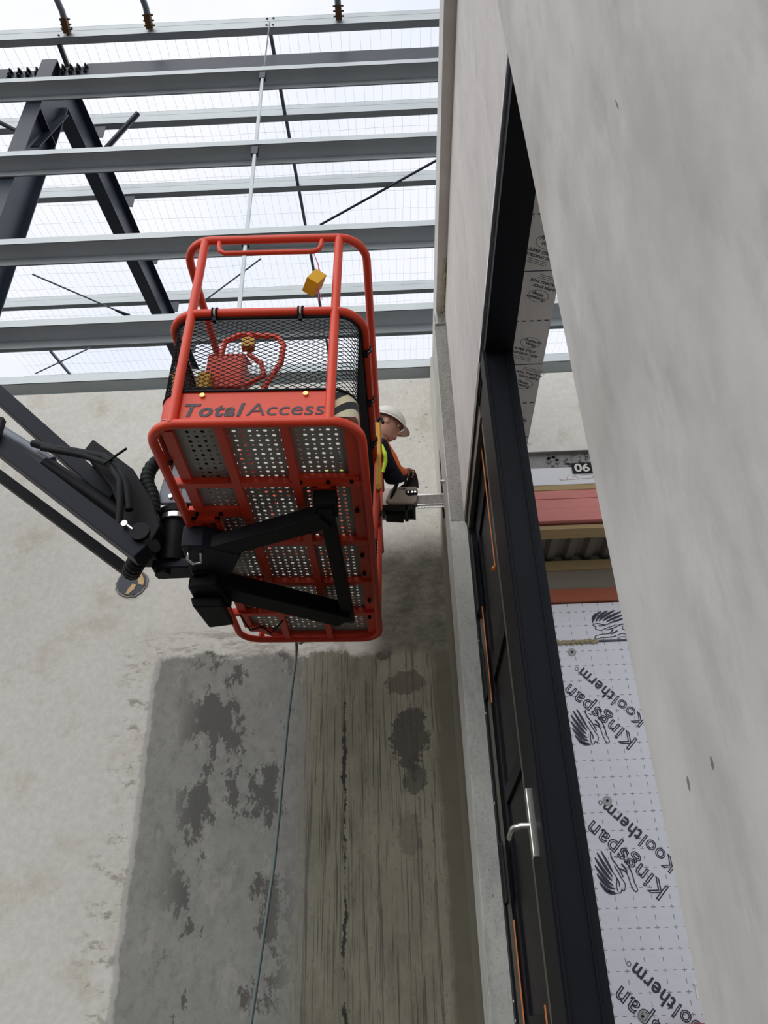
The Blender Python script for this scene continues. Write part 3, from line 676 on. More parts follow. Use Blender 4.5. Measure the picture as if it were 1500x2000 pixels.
# ------------------------------------------------------------------ boom lift: basket, arms, jib
BX, BY, BZ = -.590, 2.625, 2.150
tl = math.radians(1.8)
def B(x, y, z): return V3((BX + x * math.cos(tl) + z * math.sin(tl), BY + y, BZ - x * math.sin(tl) + z * math.cos(tl)))
lift = thing('boom_lift', (-8.4, 3.7, G), 'red orange boom lift basket on a black articulated arm', 'boom lift')
W2, L = .455, 2.25
def Bt(mb, pts, r, n=10, closed=False): return mb.tube([B(*p) for p in pts], r, n, closed)
def Bbox(mb, a, b):
    vs = [B(x, y, z) for x in sorted((a[0], b[0])) for y in sorted((a[1], b[1])) for z in sorted((a[2], b[2]))]
    return mb.add(vs, [(0, 1, 3, 2), (4, 6, 7, 5), (0, 4, 5, 1), (2, 3, 7, 6), (0, 2, 6, 4), (1, 5, 7, 3)])
TR = .0215
lo = [(x, y, 0) for x, y in rrect(-W2, W2, 0, L, .13)]
obj('base_rail', Bt(MB(), lo, TR, 12, True), 'red', lift)
fr = MB()
for y in (.46, 1.005, 1.465, 1.87): Bbox(fr, (-W2 + .01, y - .019, -.004), (W2 - .01, y + .019, .035))
for x in (-.15, .13): Bbox(fr, (x - .019, .01, -.008), (x + .019, L - .02, .036))
Bbox(fr, (-W2 + .045, .07, .012), (-W2 + .095, L - .16, .035)); Bbox(fr, (W2 - .075, .07, .012), (W2 - .012, L - .05, .035))
Bbox(fr, (-W2 + .02, .68, .006), (-.14, .745, .03)); Bbox(fr, (.10, .415, .004), (W2 - .03, .475, .03))
Bbox(fr, (-.25, L - .06, .005), (W2 - .06, L - .03, .03))
fr.prism([B(-W2 + .06, L - .17, .006), B(-W2 + .10, L - .19, .006), B(-.20, L - .065, .006), B(-.20, L - .035, .006), B(-.25, L - .03, .006)], (0, 0, .02))
obj('floor_frame', fr, 'red', lift)
sb = MB()
for (x0, x1, y0, y1) in ((-W2 + .02, -.29, .745, .93), (.20, .315, .475, .60)):
    sb = MB()
    Bbox(sb, (x0, y0, -.01), (x0 + .028, y1, .01)); Bbox(sb, (x1 - .028, y0, -.01), (x1, y1, .01)); Bbox(sb, (x0, y0, -.01), (x1, y0 + .03, .01)); Bbox(sb, (x0, y1 - .03, -.01), (x1, y1, .01))
    obj('slotted_bracket', sb, 'red', lift)
fb = MB()
for x, y in ((-.40, .71), (-.28, .71), (-.16, .71), (.15, .445), (.28, .445), (.39, .445), (.40, .70), (.40, 1.15), (.40, 1.36), (-.15, 1.25), (.13, 1.25), (.41, 1.70), (.40, 1.93), (-.42, .28)):
    fb.cyl(B(x, y, .012), B(x, y, -.006), .011, 8)
obj('bolt', fb, 'black', lift)['kind'] = 'stuff'
def perforated(x0, x1, y0, y1, hx0, hx1, hy0, hy1, pitch=.034):
    """plate with staggered large and small round holes cut right through"""
    mb = MB(); z = .040; nx = max(1, round((hx1 - hx0) / pitch)); ny = max(1, round((hy1 - hy0) / pitch)); dx = (hx1 - hx0) / nx; dy = (hy1 - hy0) / ny
    for i in range(nx):
        for k in range(ny):
            cx = hx0 + dx * (i + .5); cy = hy0 + dy * (k + .5); r = .0098 if (i + k) % 2 == 0 else .0056
            ox, oy = dx / 2, dy / 2
            out = [(ox, 0), (ox, oy), (0, oy), (-ox, oy), (-ox, 0), (-ox, -oy), (0, -oy), (ox, -oy)]
            ins = [(r * math.cos(q * PI / 4), r * math.sin(q * PI / 4)) for q in range(8)]
            vs = [B(cx + a, cy + b, z) for a, b in out] + [B(cx + a, cy + b, z) for a, b in ins]
            mb.add(vs, [(q, (q + 1) % 8, 8 + (q + 1) % 8, 8 + q) for q in range(8)])
    for a, b, c, d in ((x0, hx0, y0, y1), (hx1, x1, y0, y1), (hx0, hx1, y0, hy0), (hx0, hx1, hy1, y1)):
        if b - a > .001 and d - c > .001: mb.add([B(a, c, z), B(b, c, z), B(b, d, z), B(a, d, z)], [(0, 1, 2, 3)])
    o = obj('floor_plate', mb, 'grey_plate', lift); md = o.modifiers.new('thick', 'SOLIDIFY'); md.thickness = .003
    return o
perforated(-W2 + .06, W2 - .02, .02, L - .03, -.325, .36, .085, L - .10)
# guard rails
gr = MB(); zt_, zm = 1.17, .655
def railloop(z, x, y0, y1, r):     # open loop: far left -> near -> far right
    return [(-x, y1, z)] + [(p[0], p[1], z) for p in [(-x + r - r * math.cos(a), y0 + r - r * math.sin(a)) for a in [PI / 2 * i / 7 for i in range(8)]]] + [(p[0], p[1], z) for p in [(x - r + r * math.sin(a), y0 + r - r * math.cos(a)) for a in [PI / 2 * i / 7 for i in range(8)]]] + [(x, y1, z)]
tp_ = railloop(zt_, W2, 0, L, .14)
Bt(gr, tp_ + [(W2 - .1, L + .02, zt_), (-W2 + .1, L + .02, zt_)], TR, 12, True)
md_ = railloop(zm, W2, 0, L, .14)
Bt(gr, md_ + [(W2 - .1, L + .02, zm), (-W2 + .1, L + .02, zm)], TR, 12, True)
obj('guard_rail', gr, 'red', lift)
for x, y in ((-.345, 0), (.325, 0), (-W2, 1.65), (W2, 1.9), (-.33, L), (.33, L)):
    obj('post', Bt(MB(), [(x, y, 0), (x, y, zt_)], TR, 12), 'red', lift)
hg = [(-.275, 0, zt_), (-.27, -.004, zt_ - .05), (-.262, -.005, zt_ - .085), (-.235, -.006, zt_ - .105), (.20, -.006, zt_ - .105), (.228, -.005, zt_ - .09), (.238, -.004, zt_ - .06), (.240, 0, zt_)]
obj('grab_handle', Bt(MB(), hg, .0125, 10), 'red', lift)
obj('gate_tube', Bt(MB(), [(W2 + .01, 1.15, .10), (W2 + .02, 1.15, zm), (W2 + .02, 1.2, .82)], .018, 10), 'red', lift)
# kick plate with lettering and hazard stripes, rounded corners
def perim(y1a, y1b, x, r, n=8):
    left = [(-x, y1a)]; c1 = [(-x + r - r * math.cos(a), r - r * math.sin(a)) for a in [PI / 2 * i / n for i in range(n + 1)]]
    c2 = [(x - r + r * math.sin(a), r - r * math.cos(a)) for a in [PI / 2 * i / n for i in range(n + 1)]]
    return left + c1, c2 + [(x, y1b)]
kl, kr = perim(L - .12, L - .12, W2 - .02, .115)
def wall_strip(pts, z0, z1, th=.004):
    mb = MB(); n = len(pts); vs = []
    for x, y in pts: vs += [B(x, y + .018, z0), B(x, y + .018, z1)]
    mb.add(vs, [(2 * i, 2 * i + 2, 2 * i + 3, 2 * i + 1) for i in range(n - 1)]); return mb
def thick(o, t=.004):
    m_ = o.modifiers.new('thick', 'SOLIDIFY'); m_.thickness = t; m_.offset = 0; return o
kl[0] = (kl[0][0], .34)
kp = thick(obj('kick_plate', wall_strip(kl + [(.32, 0)], .015, .195), 'red', lift))
hz = thick(obj('hazard_panel', wall_strip([(.345, 0)] + kr[:-1], .015, .185), 'hazard', kp)); hz['label'] = 'cream and black diagonal stripes'
thick(obj('kick_plate', wall_strip(kr[-2:], .015, .19), 'red', lift))
for x in (-.235, .215):
    obj('bolt', MB().cyl(B(x, .016, .165), B(x, .006, .165), .0115, 14), 'brass', kp)
ny = B(0, 0, 1) - B(0, 0, 0); nx = B(1, 0, 0) - B(0, 0, 0)
text_mesh('Total', .098, frame(B(-.305, .0145, .052), nx, ny), 'ink', kp, 'lettering', bold=.0027, shear=.22, depth=.0006, width=.262, spc=1.14)
text_mesh('Access', .098, frame(B(-.035, .0145, .052), nx, ny), 'ink', kp, 'lettering', shear=.12, depth=.0006, width=.335)
# expanded metal infill round the basket
path = [(-W2 + .012, L - .1)]
for p in kl[1:]: path.append((p[0], p[1] + .012))
for p in kr[:-1]: path.append((p[0], p[1] + .012))
path.append((W2 - .012, L - .1))
segs = []; acc = 0
for a, b in zip(path[:-1], path[1:]):
    d_ = math.hypot(b[0] - a[0], b[1] - a[1]); segs.append((acc, d_, a, b)); acc += d_
def on_path(u):
    for s0, d_, a, b in segs:
        if u <= s0 + d_ + 1e-6:
            t = max(0, min(1, (u - s0) / d_)); return a[0] + (b[0] - a[0]) * t, a[1] + (b[1] - a[1]) * t
    return path[-1]
em = MB(); px_, pz_ = .0225, .0118; nu = int(acc / px_); z0_, z1_ = .19, .625; nz = int((z1_ - z0_) / (2 * pz_))
def diamond(i, zc, sgn):
    x, y = on_path(i * px_); return B(x, y, zc + sgn * (pz_ / 1.0 if i % 2 == 0 else -pz_ / 1.0) * .5)
for r in range(nz * 2):
    zc = z0_ + pz_ * (r + .5)
    s = 1 if r % 2 == 0 else -1
    em.tube([diamond(i, zc, s) for i in range(nu + 1)], .0024, 4, cap=False)
e1 = [B(*on_path(i * px_), z1_ + .008) for i in range(nu + 1)]
em.tube(e1, .008, 6); em.tube([B(*on_path(i * px_), z0_) for i in range(nu + 1)], .006, 6)
obj('mesh_panel', em, 'expmesh', lift)
def tie(p, axis):
    o = obj('cable_tie', MB(), 'black', lift)
    mb = MB(); a = V3(axis)
    for k in (-.010, .010):
        c = V3(p) + a * k; u = a.cross(V3((0, 0, 1))); u = u.normalized() if u.length > .1 else V3((0, 1, 0)); w_ = a.cross(u).normalized()
        mb.tube([c + (u * math.cos(q * PI / 5) + w_ * math.sin(q * PI / 5)) * (TR + .004) for q in range(10)], .0042, 5, True)
    mb.box(V3(p) + V3((-.008, -.01, -.055)), V3(p) + V3((.008, .005, -.018)))
    me = mb.mesh('cable_tie', root_loc(lift)); me.materials.append(M['black']); o.data = me
    m2_ = MB(); c = V3(p); u = a.cross(V3((0, 0, 1))); u = u.normalized() if u.length > .1 else V3((0, 1, 0)); w_ = a.cross(u).normalized()
    m2_.tube([c + (u * math.cos(q * PI / 5) + w_ * math.sin(q * PI / 5)) * (TR + .002) for q in range(10)], .005, 5, True)
    obj('white_strap', m2_, 'white', o)
tie(B(-.235, 0, zm), nx); tie(B(.165, 0, zm), nx)
for y in (.25, .62, .98, 1.42, 1.75): tie(B(W2, y, zm), (0, 1, 0))
# yellow sliding gate handle on the right side
yh = MB(); yh.box(B(W2 + .016, 1.12, .43), B(W2 + .034, 1.15, .90)); yh.cyl(B(W2 + .03, 1.14, .43), B(W2 + .03, 1.10, .42), .018, 12)
obj('gate_handle', yh, 'handle_yellow', lift, bevel=.006)
obj('handle_hook', Bt(MB(), [(W2 + .020, 1.14, .895), (W2 + .022, 1.13, .925), (W2 + .040, 1.12, .93), (W2 + .052, 1.12, .89)], .010, 8), 'black', lift)
# control console and its guard hoop inside the basket, seen through the mesh
cs = MB(); Bbox(cs, (-.31, .22, .40), (-.13, .40, .60)); cs.prism([B(-.31, .22, .60), B(-.13, .22, .60), B(-.13, .38, .68), B(-.31, .38, .68)], (0, 0, .01))
con = obj('control_console', cs, 'red', lift, bevel=.008)
obj('guard_hoop', Bt(MB(), [(-.06, .26, .20), (-.03, .26, .42), (.04, .26, .58), (.045, .26, .70), (.01, .26, .76), (-.18, .26, .775), (-.25, .26, .73), (-.26, .26, .62), (-.26, .26, .36)], .015, 8), 'red', lift)
obj('guard_hoop', Bt(MB(), [(-.12, .24, .77), (-.115, .24, .62), (-.05, .24, .56), (-.03, .24, .48), (-.12, .24, .42)], .013, 8), 'red', lift)
for bx_ in (((-.33, .18, .24), (-.27, .24, .46)), ((-.15, .20, .64), (-.09, .24, .70))):
    yb = MB(); Bbox(yb, *bx_); obj('yellow_switch_box', yb, 'handle_yellow', con)
obj('lanyard', Bt(MB(), [(.07, .5, .55), (.09, .5, .40), (.14, .5, .20), (.13, .5, .10)], .012, 8), 'boot', lift)
tb_ = MB(); Bbox(tb_, (-.40, .10, .06), (-.22, .55, .30)); obj('tool_bin', tb_, 'black', lift, bevel=.01)
rp = MB()
for q in range(5): rp.tube([B(-.395 + .012 * math.sin(t * 1.7), .10 + .12 * q + .05 * math.sin(t * .9), .06 + .045 * t) for t in range(9)], .010, 5)
obj('yellow_rope', rp, 'handle_yellow', lift)
# support arms below the floor
zs = -.09
sa = MB(); sa.bar(B(-.46, .94, zs), B(.26, .60, zs), .115, .075).bar(B(-.44, 1.22, zs - .02), B(.265, 1.70, zs), .14, .10)
obj('support_arm', sa, 'black', lift, bevel=.006)
cb = MB().bar(B(.262, .52, zs + .005), B(.285, 1.76, zs + .005), .070, .06); cb.bar(B(.262, .48, zs + .03), B(.262, .60, zs + .03), .11, .08)
obj('cross_arm', cb, 'black', lift, bevel=.005)
hb = MB(); hb.prism([B(-.485, .80, -.13), B(-.38, .80, -.13), B(-.20, .90, -.13), B(-.28, 1.08, -.13), B(-.38, 1.20, -.13), B(-.505, 1.21, -.13)], (0, 0, .12))
hub = obj('hub_plate', hb, 'boom', lift, bevel=.006)
obj('hub_ring', MB().tube([B(-.435 + .055 * math.cos(q * PI / 8), 1.10 + .035 * math.sin(q * PI / 8), -.135) for q in range(16)], .006, 5, True), 'black', hub)
lc = MB(); lc.prism([B(-.52, 1.12, -.13), B(-.36, 1.08, -.13), B(-.33, 1.36, -.13), B(-.52, 1.40, -.13)], (0, 0, -.07)); lc.prism([B(-.53, 1.22, -.20), B(-.36, 1.22, -.20), B(-.35, 1.46, -.20), B(-.50, 1.50, -.20)], (.02, 0, -.06))
obj('load_cell_housing', lc, 'black', lift, bevel=.012)
obj('u_bolt', Bt(MB(), [(-.46, .86, -.13), (-.46, .86, -.17), (-.44, .90, -.175), (-.40, .90, -.17), (-.40, .87, -.13)], .008, 8), 'chrome', hub)
obj('wire_loop', Bt(MB(), [(-.34, 1.62, -.12), (-.30, 1.75, -.16), (-.22, 1.72, -.15), (-.18, 1.78, -.17), (-.10, 1.70, -.12)], .006, 6), 'hose', lift)
# rotator
RX, RY = -1.215, 3.74
rt = MB().cyl((RX, RY, 2.11), (RX, RY, 2.36), .080, 24)
obj('rotator', rt, 'black', lift)
obj('rotator_ring', MB().cyl((RX, RY, 2.36), (RX, RY, 2.395), .098, 28), 'chrome', lift)
obj('rotator_cap', MB().cyl((RX, RY, 2.395), (RX, RY, 2.43), .105, 28).box((RX, RY - .06, 2.39), (RX + .30, RY + .06, 2.44)), 'black', lift)
rb = MB(); rb.prism([(RX - .10, RY - .10, 2.44), (RX + .03, RY - .10, 2.44), (RX + .04, RY - .10, 2.66), (RX - .02, RY - .10, 2.74), (RX - .075, RY - .10, 2.62)], (0, .02, 0)); rb.prism([(RX + .03, RY - .10, 2.44), (RX + .20, RY - .08, 2.44), (RX + .16, RY - .08, 2.68), (RX + .04, RY - .10, 2.70)], (0, .16, 0))
brk = obj('rotator_bracket', rb, 'bracket', lift, bevel=.006)
obj('bolt', MB().cyl((RX - .02, RY - .10, 2.48), (RX - .02, RY - .115, 2.48), .013, 12), 'chrome', brk)
obj('lower_bracket', MB().box((RX - .09, RY - .05, 2.065), (RX + .20, RY + .08, 2.12)).cyl((RX - .04, RY, 2.045), (RX - .04, RY, 2.07), .04, 16), 'boom', lift, bevel=.008)
cl = MB()
for q in range(7): cl.sphere((RX + .12 + .01 * math.sin(q * 2.1), RY - .03, 2.10 + .05 * q), .028, 8, 6)
obj('valve_block', cl, 'black', lift)
obj('rotator_clip', MB().box((RX - .115, RY - .11, 2.245), (RX - .06, RY - .07, 2.30)), 'chrome', lift)
# knuckle and jib bars
kn = MB(); kn.prism([(-1.44, 3.55, 2.14), (-1.28, 3.55, 2.13), (-1.24, 3.55, 2.24), (-1.30, 3.55, 2.40), (-1.44, 3.55, 2.62), (-1.70, 3.55, 2.84), (-1.74, 3.55, 2.76), (-1.54, 3.55, 2.50), (-1.46, 3.55, 2.30)], (0, .26, 0))
knu = obj('jib_knuckle', kn, 'black', lift, bevel=.008)
bo = []
def jib(p, q, w, h, mat, name='jib_bar'):
    p = V3(p); q = V3(q); q = p + (q - p) * ((-3.9 - p.x) / (q.x - p.x)); return obj(name, MB().bar(p, q, w, h, (0, 0, 1)), mat, lift, bevel=.006)
jib((-1.578, 3.72, 2.535), (-2.423, 3.72, 3.344), .085, .092, 'boom'); jib((-1.279, 3.48, 2.022), (-2.181, 3.48, 2.763), .095, .095, 'boom'); jib((-1.50, 3.90, 2.162), (-2.389, 3.90, 2.86), .06, .06, 'black')
pv = MB().cyl((-1.375, 3.40, 2.17), (-1.375, 3.43, 2.17), .017, 16).cyl((-1.355, 3.40, 2.155), (-1.325, 3.40, 2.13), .007, 8); obj('pivot_pin', pv, 'chrome', knu)
obj('pivot_pin', MB().cyl((-1.29, 3.40, 2.12), (-1.29, 3.425, 2.12), .05, 16), 'black', knu)
obj('jib_cylinder', MB().cyl((-2.40, 3.60, 3.05), (-1.93, 3.60, 2.72), .036, 16), 'bracket', lift)
obj('cylinder_rod', MB().cyl((-1.96, 3.60, 2.71), (-1.40, 3.62, 2.29), .046, 14), 'black', lift)
obj('hydraulic_hose', MB().tube([(-2.02, 3.52, 2.80), (-1.9, 3.5, 2.745), (-1.75, 3.48, 2.70), (-1.58, 3.46, 2.64), (-1.47, 3.44, 2.55), (-1.41, 3.44, 2.42), (-1.38, 3.45, 2.28)], .022, 10), 'hose', lift)
obj('hydraulic_hose', MB().tube([(-1.95, 3.50, 2.75), (-1.70, 3.47, 2.665), (-1.53, 3.45, 2.58), (-1.45, 3.43, 2.46), (-1.425, 3.43, 2.32), (-1.42, 3.45, 2.20)], .019, 10), 'hose', lift)
def corrugated(pts, r, name='corrugated_hose'):
    P_ = [V3(p) for p in pts]; out = []; rad = []
    cum = [0]
    for a, b in zip(P_[:-1], P_[1:]): cum.append(cum[-1] + (b - a).length)
    n = int(cum[-1] / .008)
    for i in range(n + 1):
        u = cum[-1] * i / n
        for k in range(len(P_) - 1):
            if u <= cum[k + 1] + 1e-9: out.append(P_[k].lerp(P_[k + 1], (u - cum[k]) / (cum[k + 1] - cum[k]))); break
        rad.append(r if i % 4 < 3 else r * .84)
    return obj(name, MB().tube(out, rad, 12), 'hose', lift)
def smooth(pts, n=6):
    out = []
    for i in range(len(pts) - 1):
        p0 = V3(pts[max(i - 1, 0)]); p1 = V3(pts[i]); p2 = V3(pts[i + 1]); p3 = V3(pts[min(i + 2, len(pts) - 1)])
        for k in range(n):
            t = k / n; out.append(.5 * ((2 * p1) + (-p0 + p2) * t + (2 * p0 - 5 * p1 + 4 * p2 - p3) * t * t + (-p0 + 3 * p1 - 3 * p2 + p3) * t ** 3))
    return out + [V3(pts[-1])]
corrugated(smooth([(-1.31, 3.62, 2.36), (-1.335, 3.62, 2.48), (-1.375, 3.62, 2.58), (-1.36, 3.62, 2.68), (-1.29, 3.62, 2.74), (-1.18, 3.62, 2.76), (-1.07, 3.62, 2.74)]), .040)
corrugated(smooth([(-1.44, 3.78, 2.10), (-1.40, 3.70, 2.09), (-1.34, 3.62, 2.11), (-1.27, 3.55, 2.13)]), .052)
obj('tie_tail', MB().cyl((-1.55, 3.42, 2.56), (-1.44, 3.42, 2.66), .007, 6), 'hose', lift)
obj('boom_cover', MB().box((-2.36, 3.40, 2.74), (-2.16, 3.44, 2.90)), 'black', lift)
# main boom and chassis, left of the view
obj('jib_head', MB().box((-4.15, 3.35, 3.95), (-3.72, 4.02, 4.9)), 'boom', lift, bevel=.02)
obj('main_boom', MB().bar((-3.9, 3.7, 4.5), (-8.2, 3.7, 1.0), .26, .30), 'boom', lift, bevel=.01)
ch = MB().box((-9.6, 2.75, G + .35), (-7.0, 4.65, G + .9)).box((-9.2, 3.1, G + .9), (-7.6, 4.3, G + 1.75))
obj('chassis', ch, 'red', lift, bevel=.03)
for wx in (-9.2, -7.4):
    for wy in (2.72, 4.68): obj('wheel', MB().cyl((wx, wy - .14, G + .42), (wx, wy + .14, G + .42), .42, 28), 'black', lift)

# ------------------------------------------------------------------ small hanging things
a = B(.205, -.004, zt_ - .115); bb = V3((-.345, 2.62, 2.985))
yblk = thing('foam_block', (bb.x, bb.y, bb.z - .06), 'yellow block hanging from the grab handle on pink twine', 'block')
R3 = Matrix.Rotation(math.radians(28), 3, 'Y') @ Matrix.Rotation(math.radians(18), 3, 'Z') @ Matrix.Rotation(math.radians(-18), 3, 'X')
ym = MB(); e = (.030, .040, .052)
ym.add([bb + R3 @ V3((sx * e[0], sy * e[1], sz * e[2])) for sx in (-1, 1) for sy in (-1, 1) for sz in (-1, 1)], [(0, 1, 3, 2), (4, 6, 7, 5), (0, 4, 5, 1), (2, 3, 7, 6), (0, 2, 6, 4), (1, 5, 7, 3)])
obj('block', ym, 'yellow', yblk, bevel=.002)
tw = MB(); topb = bb + R3 @ V3((0, 0, e[2]))
tw.tube([a + V3((.02, 0, .03)), a, topb + V3((-.004, 0, .10)), topb], .0022, 5); tw.tube([a, topb + V3((.006, 0, .05)), topb + V3((.01, 0, 0))], .0018, 5)
botb = bb + R3 @ V3((.02, 0, -e[2] * .4)); tw.tube([botb, botb + V3((.02, 0, -.05)), botb + V3((.03, 0, -.09))], .0018, 5); tw.tube([botb, botb + V3((.012, 0, -.05)), botb + V3((.014, 0, -.10))], .0018, 5)
obj('twine', tw, 'pink', yblk)
cp = smooth([(-.60, 4.83, 2.22), (-.66, 4.95, 2.16), (-.73, 5.2, 2.28), (-.742, 5.29, 2.26), (-.751, 5.3, 2.14), (-.783, 5.3, 1.774), (-.812, 5.3, 1.239), (-.834, 5.3, .873), (-.857, 5.3, .645), (-.897, 5.3, .272), (-.925, 5.3, .024), (-.95, 5.28, -.3), (-.98, 5.2, -.55), (-1.1, 5.0, G + .012), (-1.5, 4.9, G + .012)], 5)
tag(obj('water_hose', MB().tube(cp, .0105, 8), 'cable', org=(-1.5, 4.9, G)), 'thin grey hose hanging from the basket down the far wall', 'hose')
emb = thing('cast_in_disc', (-2.115, D, 2.91), 'round black disc with chipped wood set in the far wall beside the jib', 'disc')
obj('disc_face', MB().cyl((-2.115, D + .01, 3.005), (-2.115, D - .010, 3.005), .112, 28), 'embed', emb)
wd = MB()
for pl in ([(.05, .085), (.075, .07), (.10, .01), (.095, -.03), (.06, -.02), (.045, .02)], [(.01, -.01), (.04, -.025), (.03, -.06), (-.01, -.10), (-.035, -.10), (-.02, -.06)]):
    wd.prism([(-2.115 + x, D - .0105, 3.005 + z) for x, z in pl], (0, -.003, 0))
obj('wood_chip', wd, 'wood', emb)
rg = MB(); rg.tube([(-2.115 + (.118 + random.uniform(-.006, .01)) * math.cos(q * PI / 18), D - .001, 3.0 + (.115 + random.uniform(-.006, .012)) * math.sin(q * PI / 18)) for q in range(36)], .010, 5, True)
obj('grout_ring', rg, 'cut', emb)

# ------------------------------------------------------------------ chainsaw
SX = MB()
SY = 5.02
saw = thing('chainsaw', (.02, SY + .06, 3.15), 'dusty white concrete chainsaw held by the worker, bar cutting the wall corner', 'chainsaw')
cv = MB(); cv.prism([(-.075, SY, 3.315), (-.045, SY, 3.405), (-.02, SY, 3.428), (.165, SY, 3.432), (.172, SY, 3.39), (.158, SY, 3.30), (.135, SY, 3.272), (-.05, SY, 3.282)], (0, .045, 0))
cov = obj('sprocket_cover', cv, 'dirty_saw', saw, bevel=.010)
sl_ = MB(); sl_.prism([(.075, SY - .002, 3.385), (.095, SY - .002, 3.396), (.163, SY - .002, 3.396), (.163, SY - .002, 3.350), (.10, SY - .002, 3.344), (.078, SY - .002, 3.362)], (0, .004, 0)); obj('bar_slot', sl_, 'black', cov)
for x in (.098, .128, .15): obj('nut', MB().cyl((x, SY - .002, 3.372), (x, SY - .012, 3.372), .009, 8), 'chrome', cov)
text_mesh('STIHL', .022, frame((.03, SY - .001, 3.402), (1, 0, 0), (0, 0, 1)), 'ink', cov, 'lettering', bold=.0006, depth=.0006)
bd = MB(); bd.prism([(-.16, SY + .05, 3.27), (-.15, SY + .05, 3.42), (-.10, SY + .05, 3.47), (.04, SY + .05, 3.46), (.15, SY + .05, 3.44), (.15, SY + .05, 3.26)], (0, .17, 0))
obj('engine_housing', bd, 'white', saw, bevel=.012)
lw_ = MB(); lw_.prism([(-.16, SY + .01, 3.30), (-.02, SY + .01, 3.268), (.150, SY + .01, 3.268), (.146, SY + .01, 3.222), (.0, SY + .01, 3.215), (-.10, SY + .01, 3.235), (-.15, SY + .01, 3.255)], (0, .12, 0)); lw_.prism([(-.09, SY + .03, 3.24), (.06, SY + .03, 3.23), (.055, SY + .03, 3.185), (-.075, SY + .03, 3.20)], (0, .10, 0))
lw_.box((.065, SY + .01, 3.140), (.092, SY + .04, 3.27)).box((.130, SY + .01, 3.145), (.146, SY + .03, 3.27))
obj('lower_housing', lw_, 'black', saw, bevel=.006)
fh = MB().tube(smooth([(-.045, SY + .02, 3.30), (-.02, SY + .005, 3.37), (.02, SY, 3.47), (.055, SY + .02, 3.535), (.08, SY + .08, 3.555), (.085, SY + .18, 3.54), (.07, SY + .24, 3.45)]), .015, 10)
obj('front_handle', fh, 'black', saw)
hgd = MB(); hgd.tube(smooth([(.075, SY + .02, 3.45), (.11, SY + .01, 3.50), (.135, SY + .01, 3.575), (.15, SY + .03, 3.59), (.168, SY + .04, 3.53), (.172, SY + .03, 3.44)]), .010, 8); hgd.tube([(.15, SY + .03, 3.58), (.152, SY + .20, 3.575), (.17, SY + .2, 3.46)], .010, 8); hgd.cyl((.158, SY + .03, 3.53), (.16, SY + .20, 3.53), .007, 8)
hgd.prism([(.02, SY + .03, 3.44), (.10, SY + .03, 3.50), (.135, SY + .03, 3.56), (.15, SY + .03, 3.44)], (0, .012, 0))
obj('hand_guard', hgd, 'black', saw)
rh = MB().tube(smooth([(-.14, SY + .13, 3.42), (-.22, SY + .13, 3.44), (-.30, SY + .13, 3.42), (-.33, SY + .13, 3.35), (-.27, SY + .13, 3.30), (-.15, SY + .13, 3.28)]), .018, 10)
obj('rear_handle', rh, 'black', saw)
br_ = MB().box((.15, SY + .062, 3.285), (.62, SY + .070, 3.385)).cyl((.62, SY + .062, 3.335), (.62, SY + .070, 3.335), .05, 20)
brr = obj('guide_bar', br_, 'barsteel', saw)
cm = MB()
for k in range(36):
    x = .165 + .0127 * k
    for z, s in ((3.392, 1), (3.278, -1)):
        cm.prism([(x, SY + .061, z - .006 * s), (x + .0095, SY + .061, z - .006 * s), (x + .0095, SY + .061, z + .004 * s), (x + .004, SY + .061, z + (.008 if k % 2 else .004) * s), (x, SY + .061, z + .002 * s)], (0, .010, 0))
cm.box((.16, SY + .059, 3.300), (.60, SY + .061, 3.304))
obj('chain', cm, 'chrome', saw)

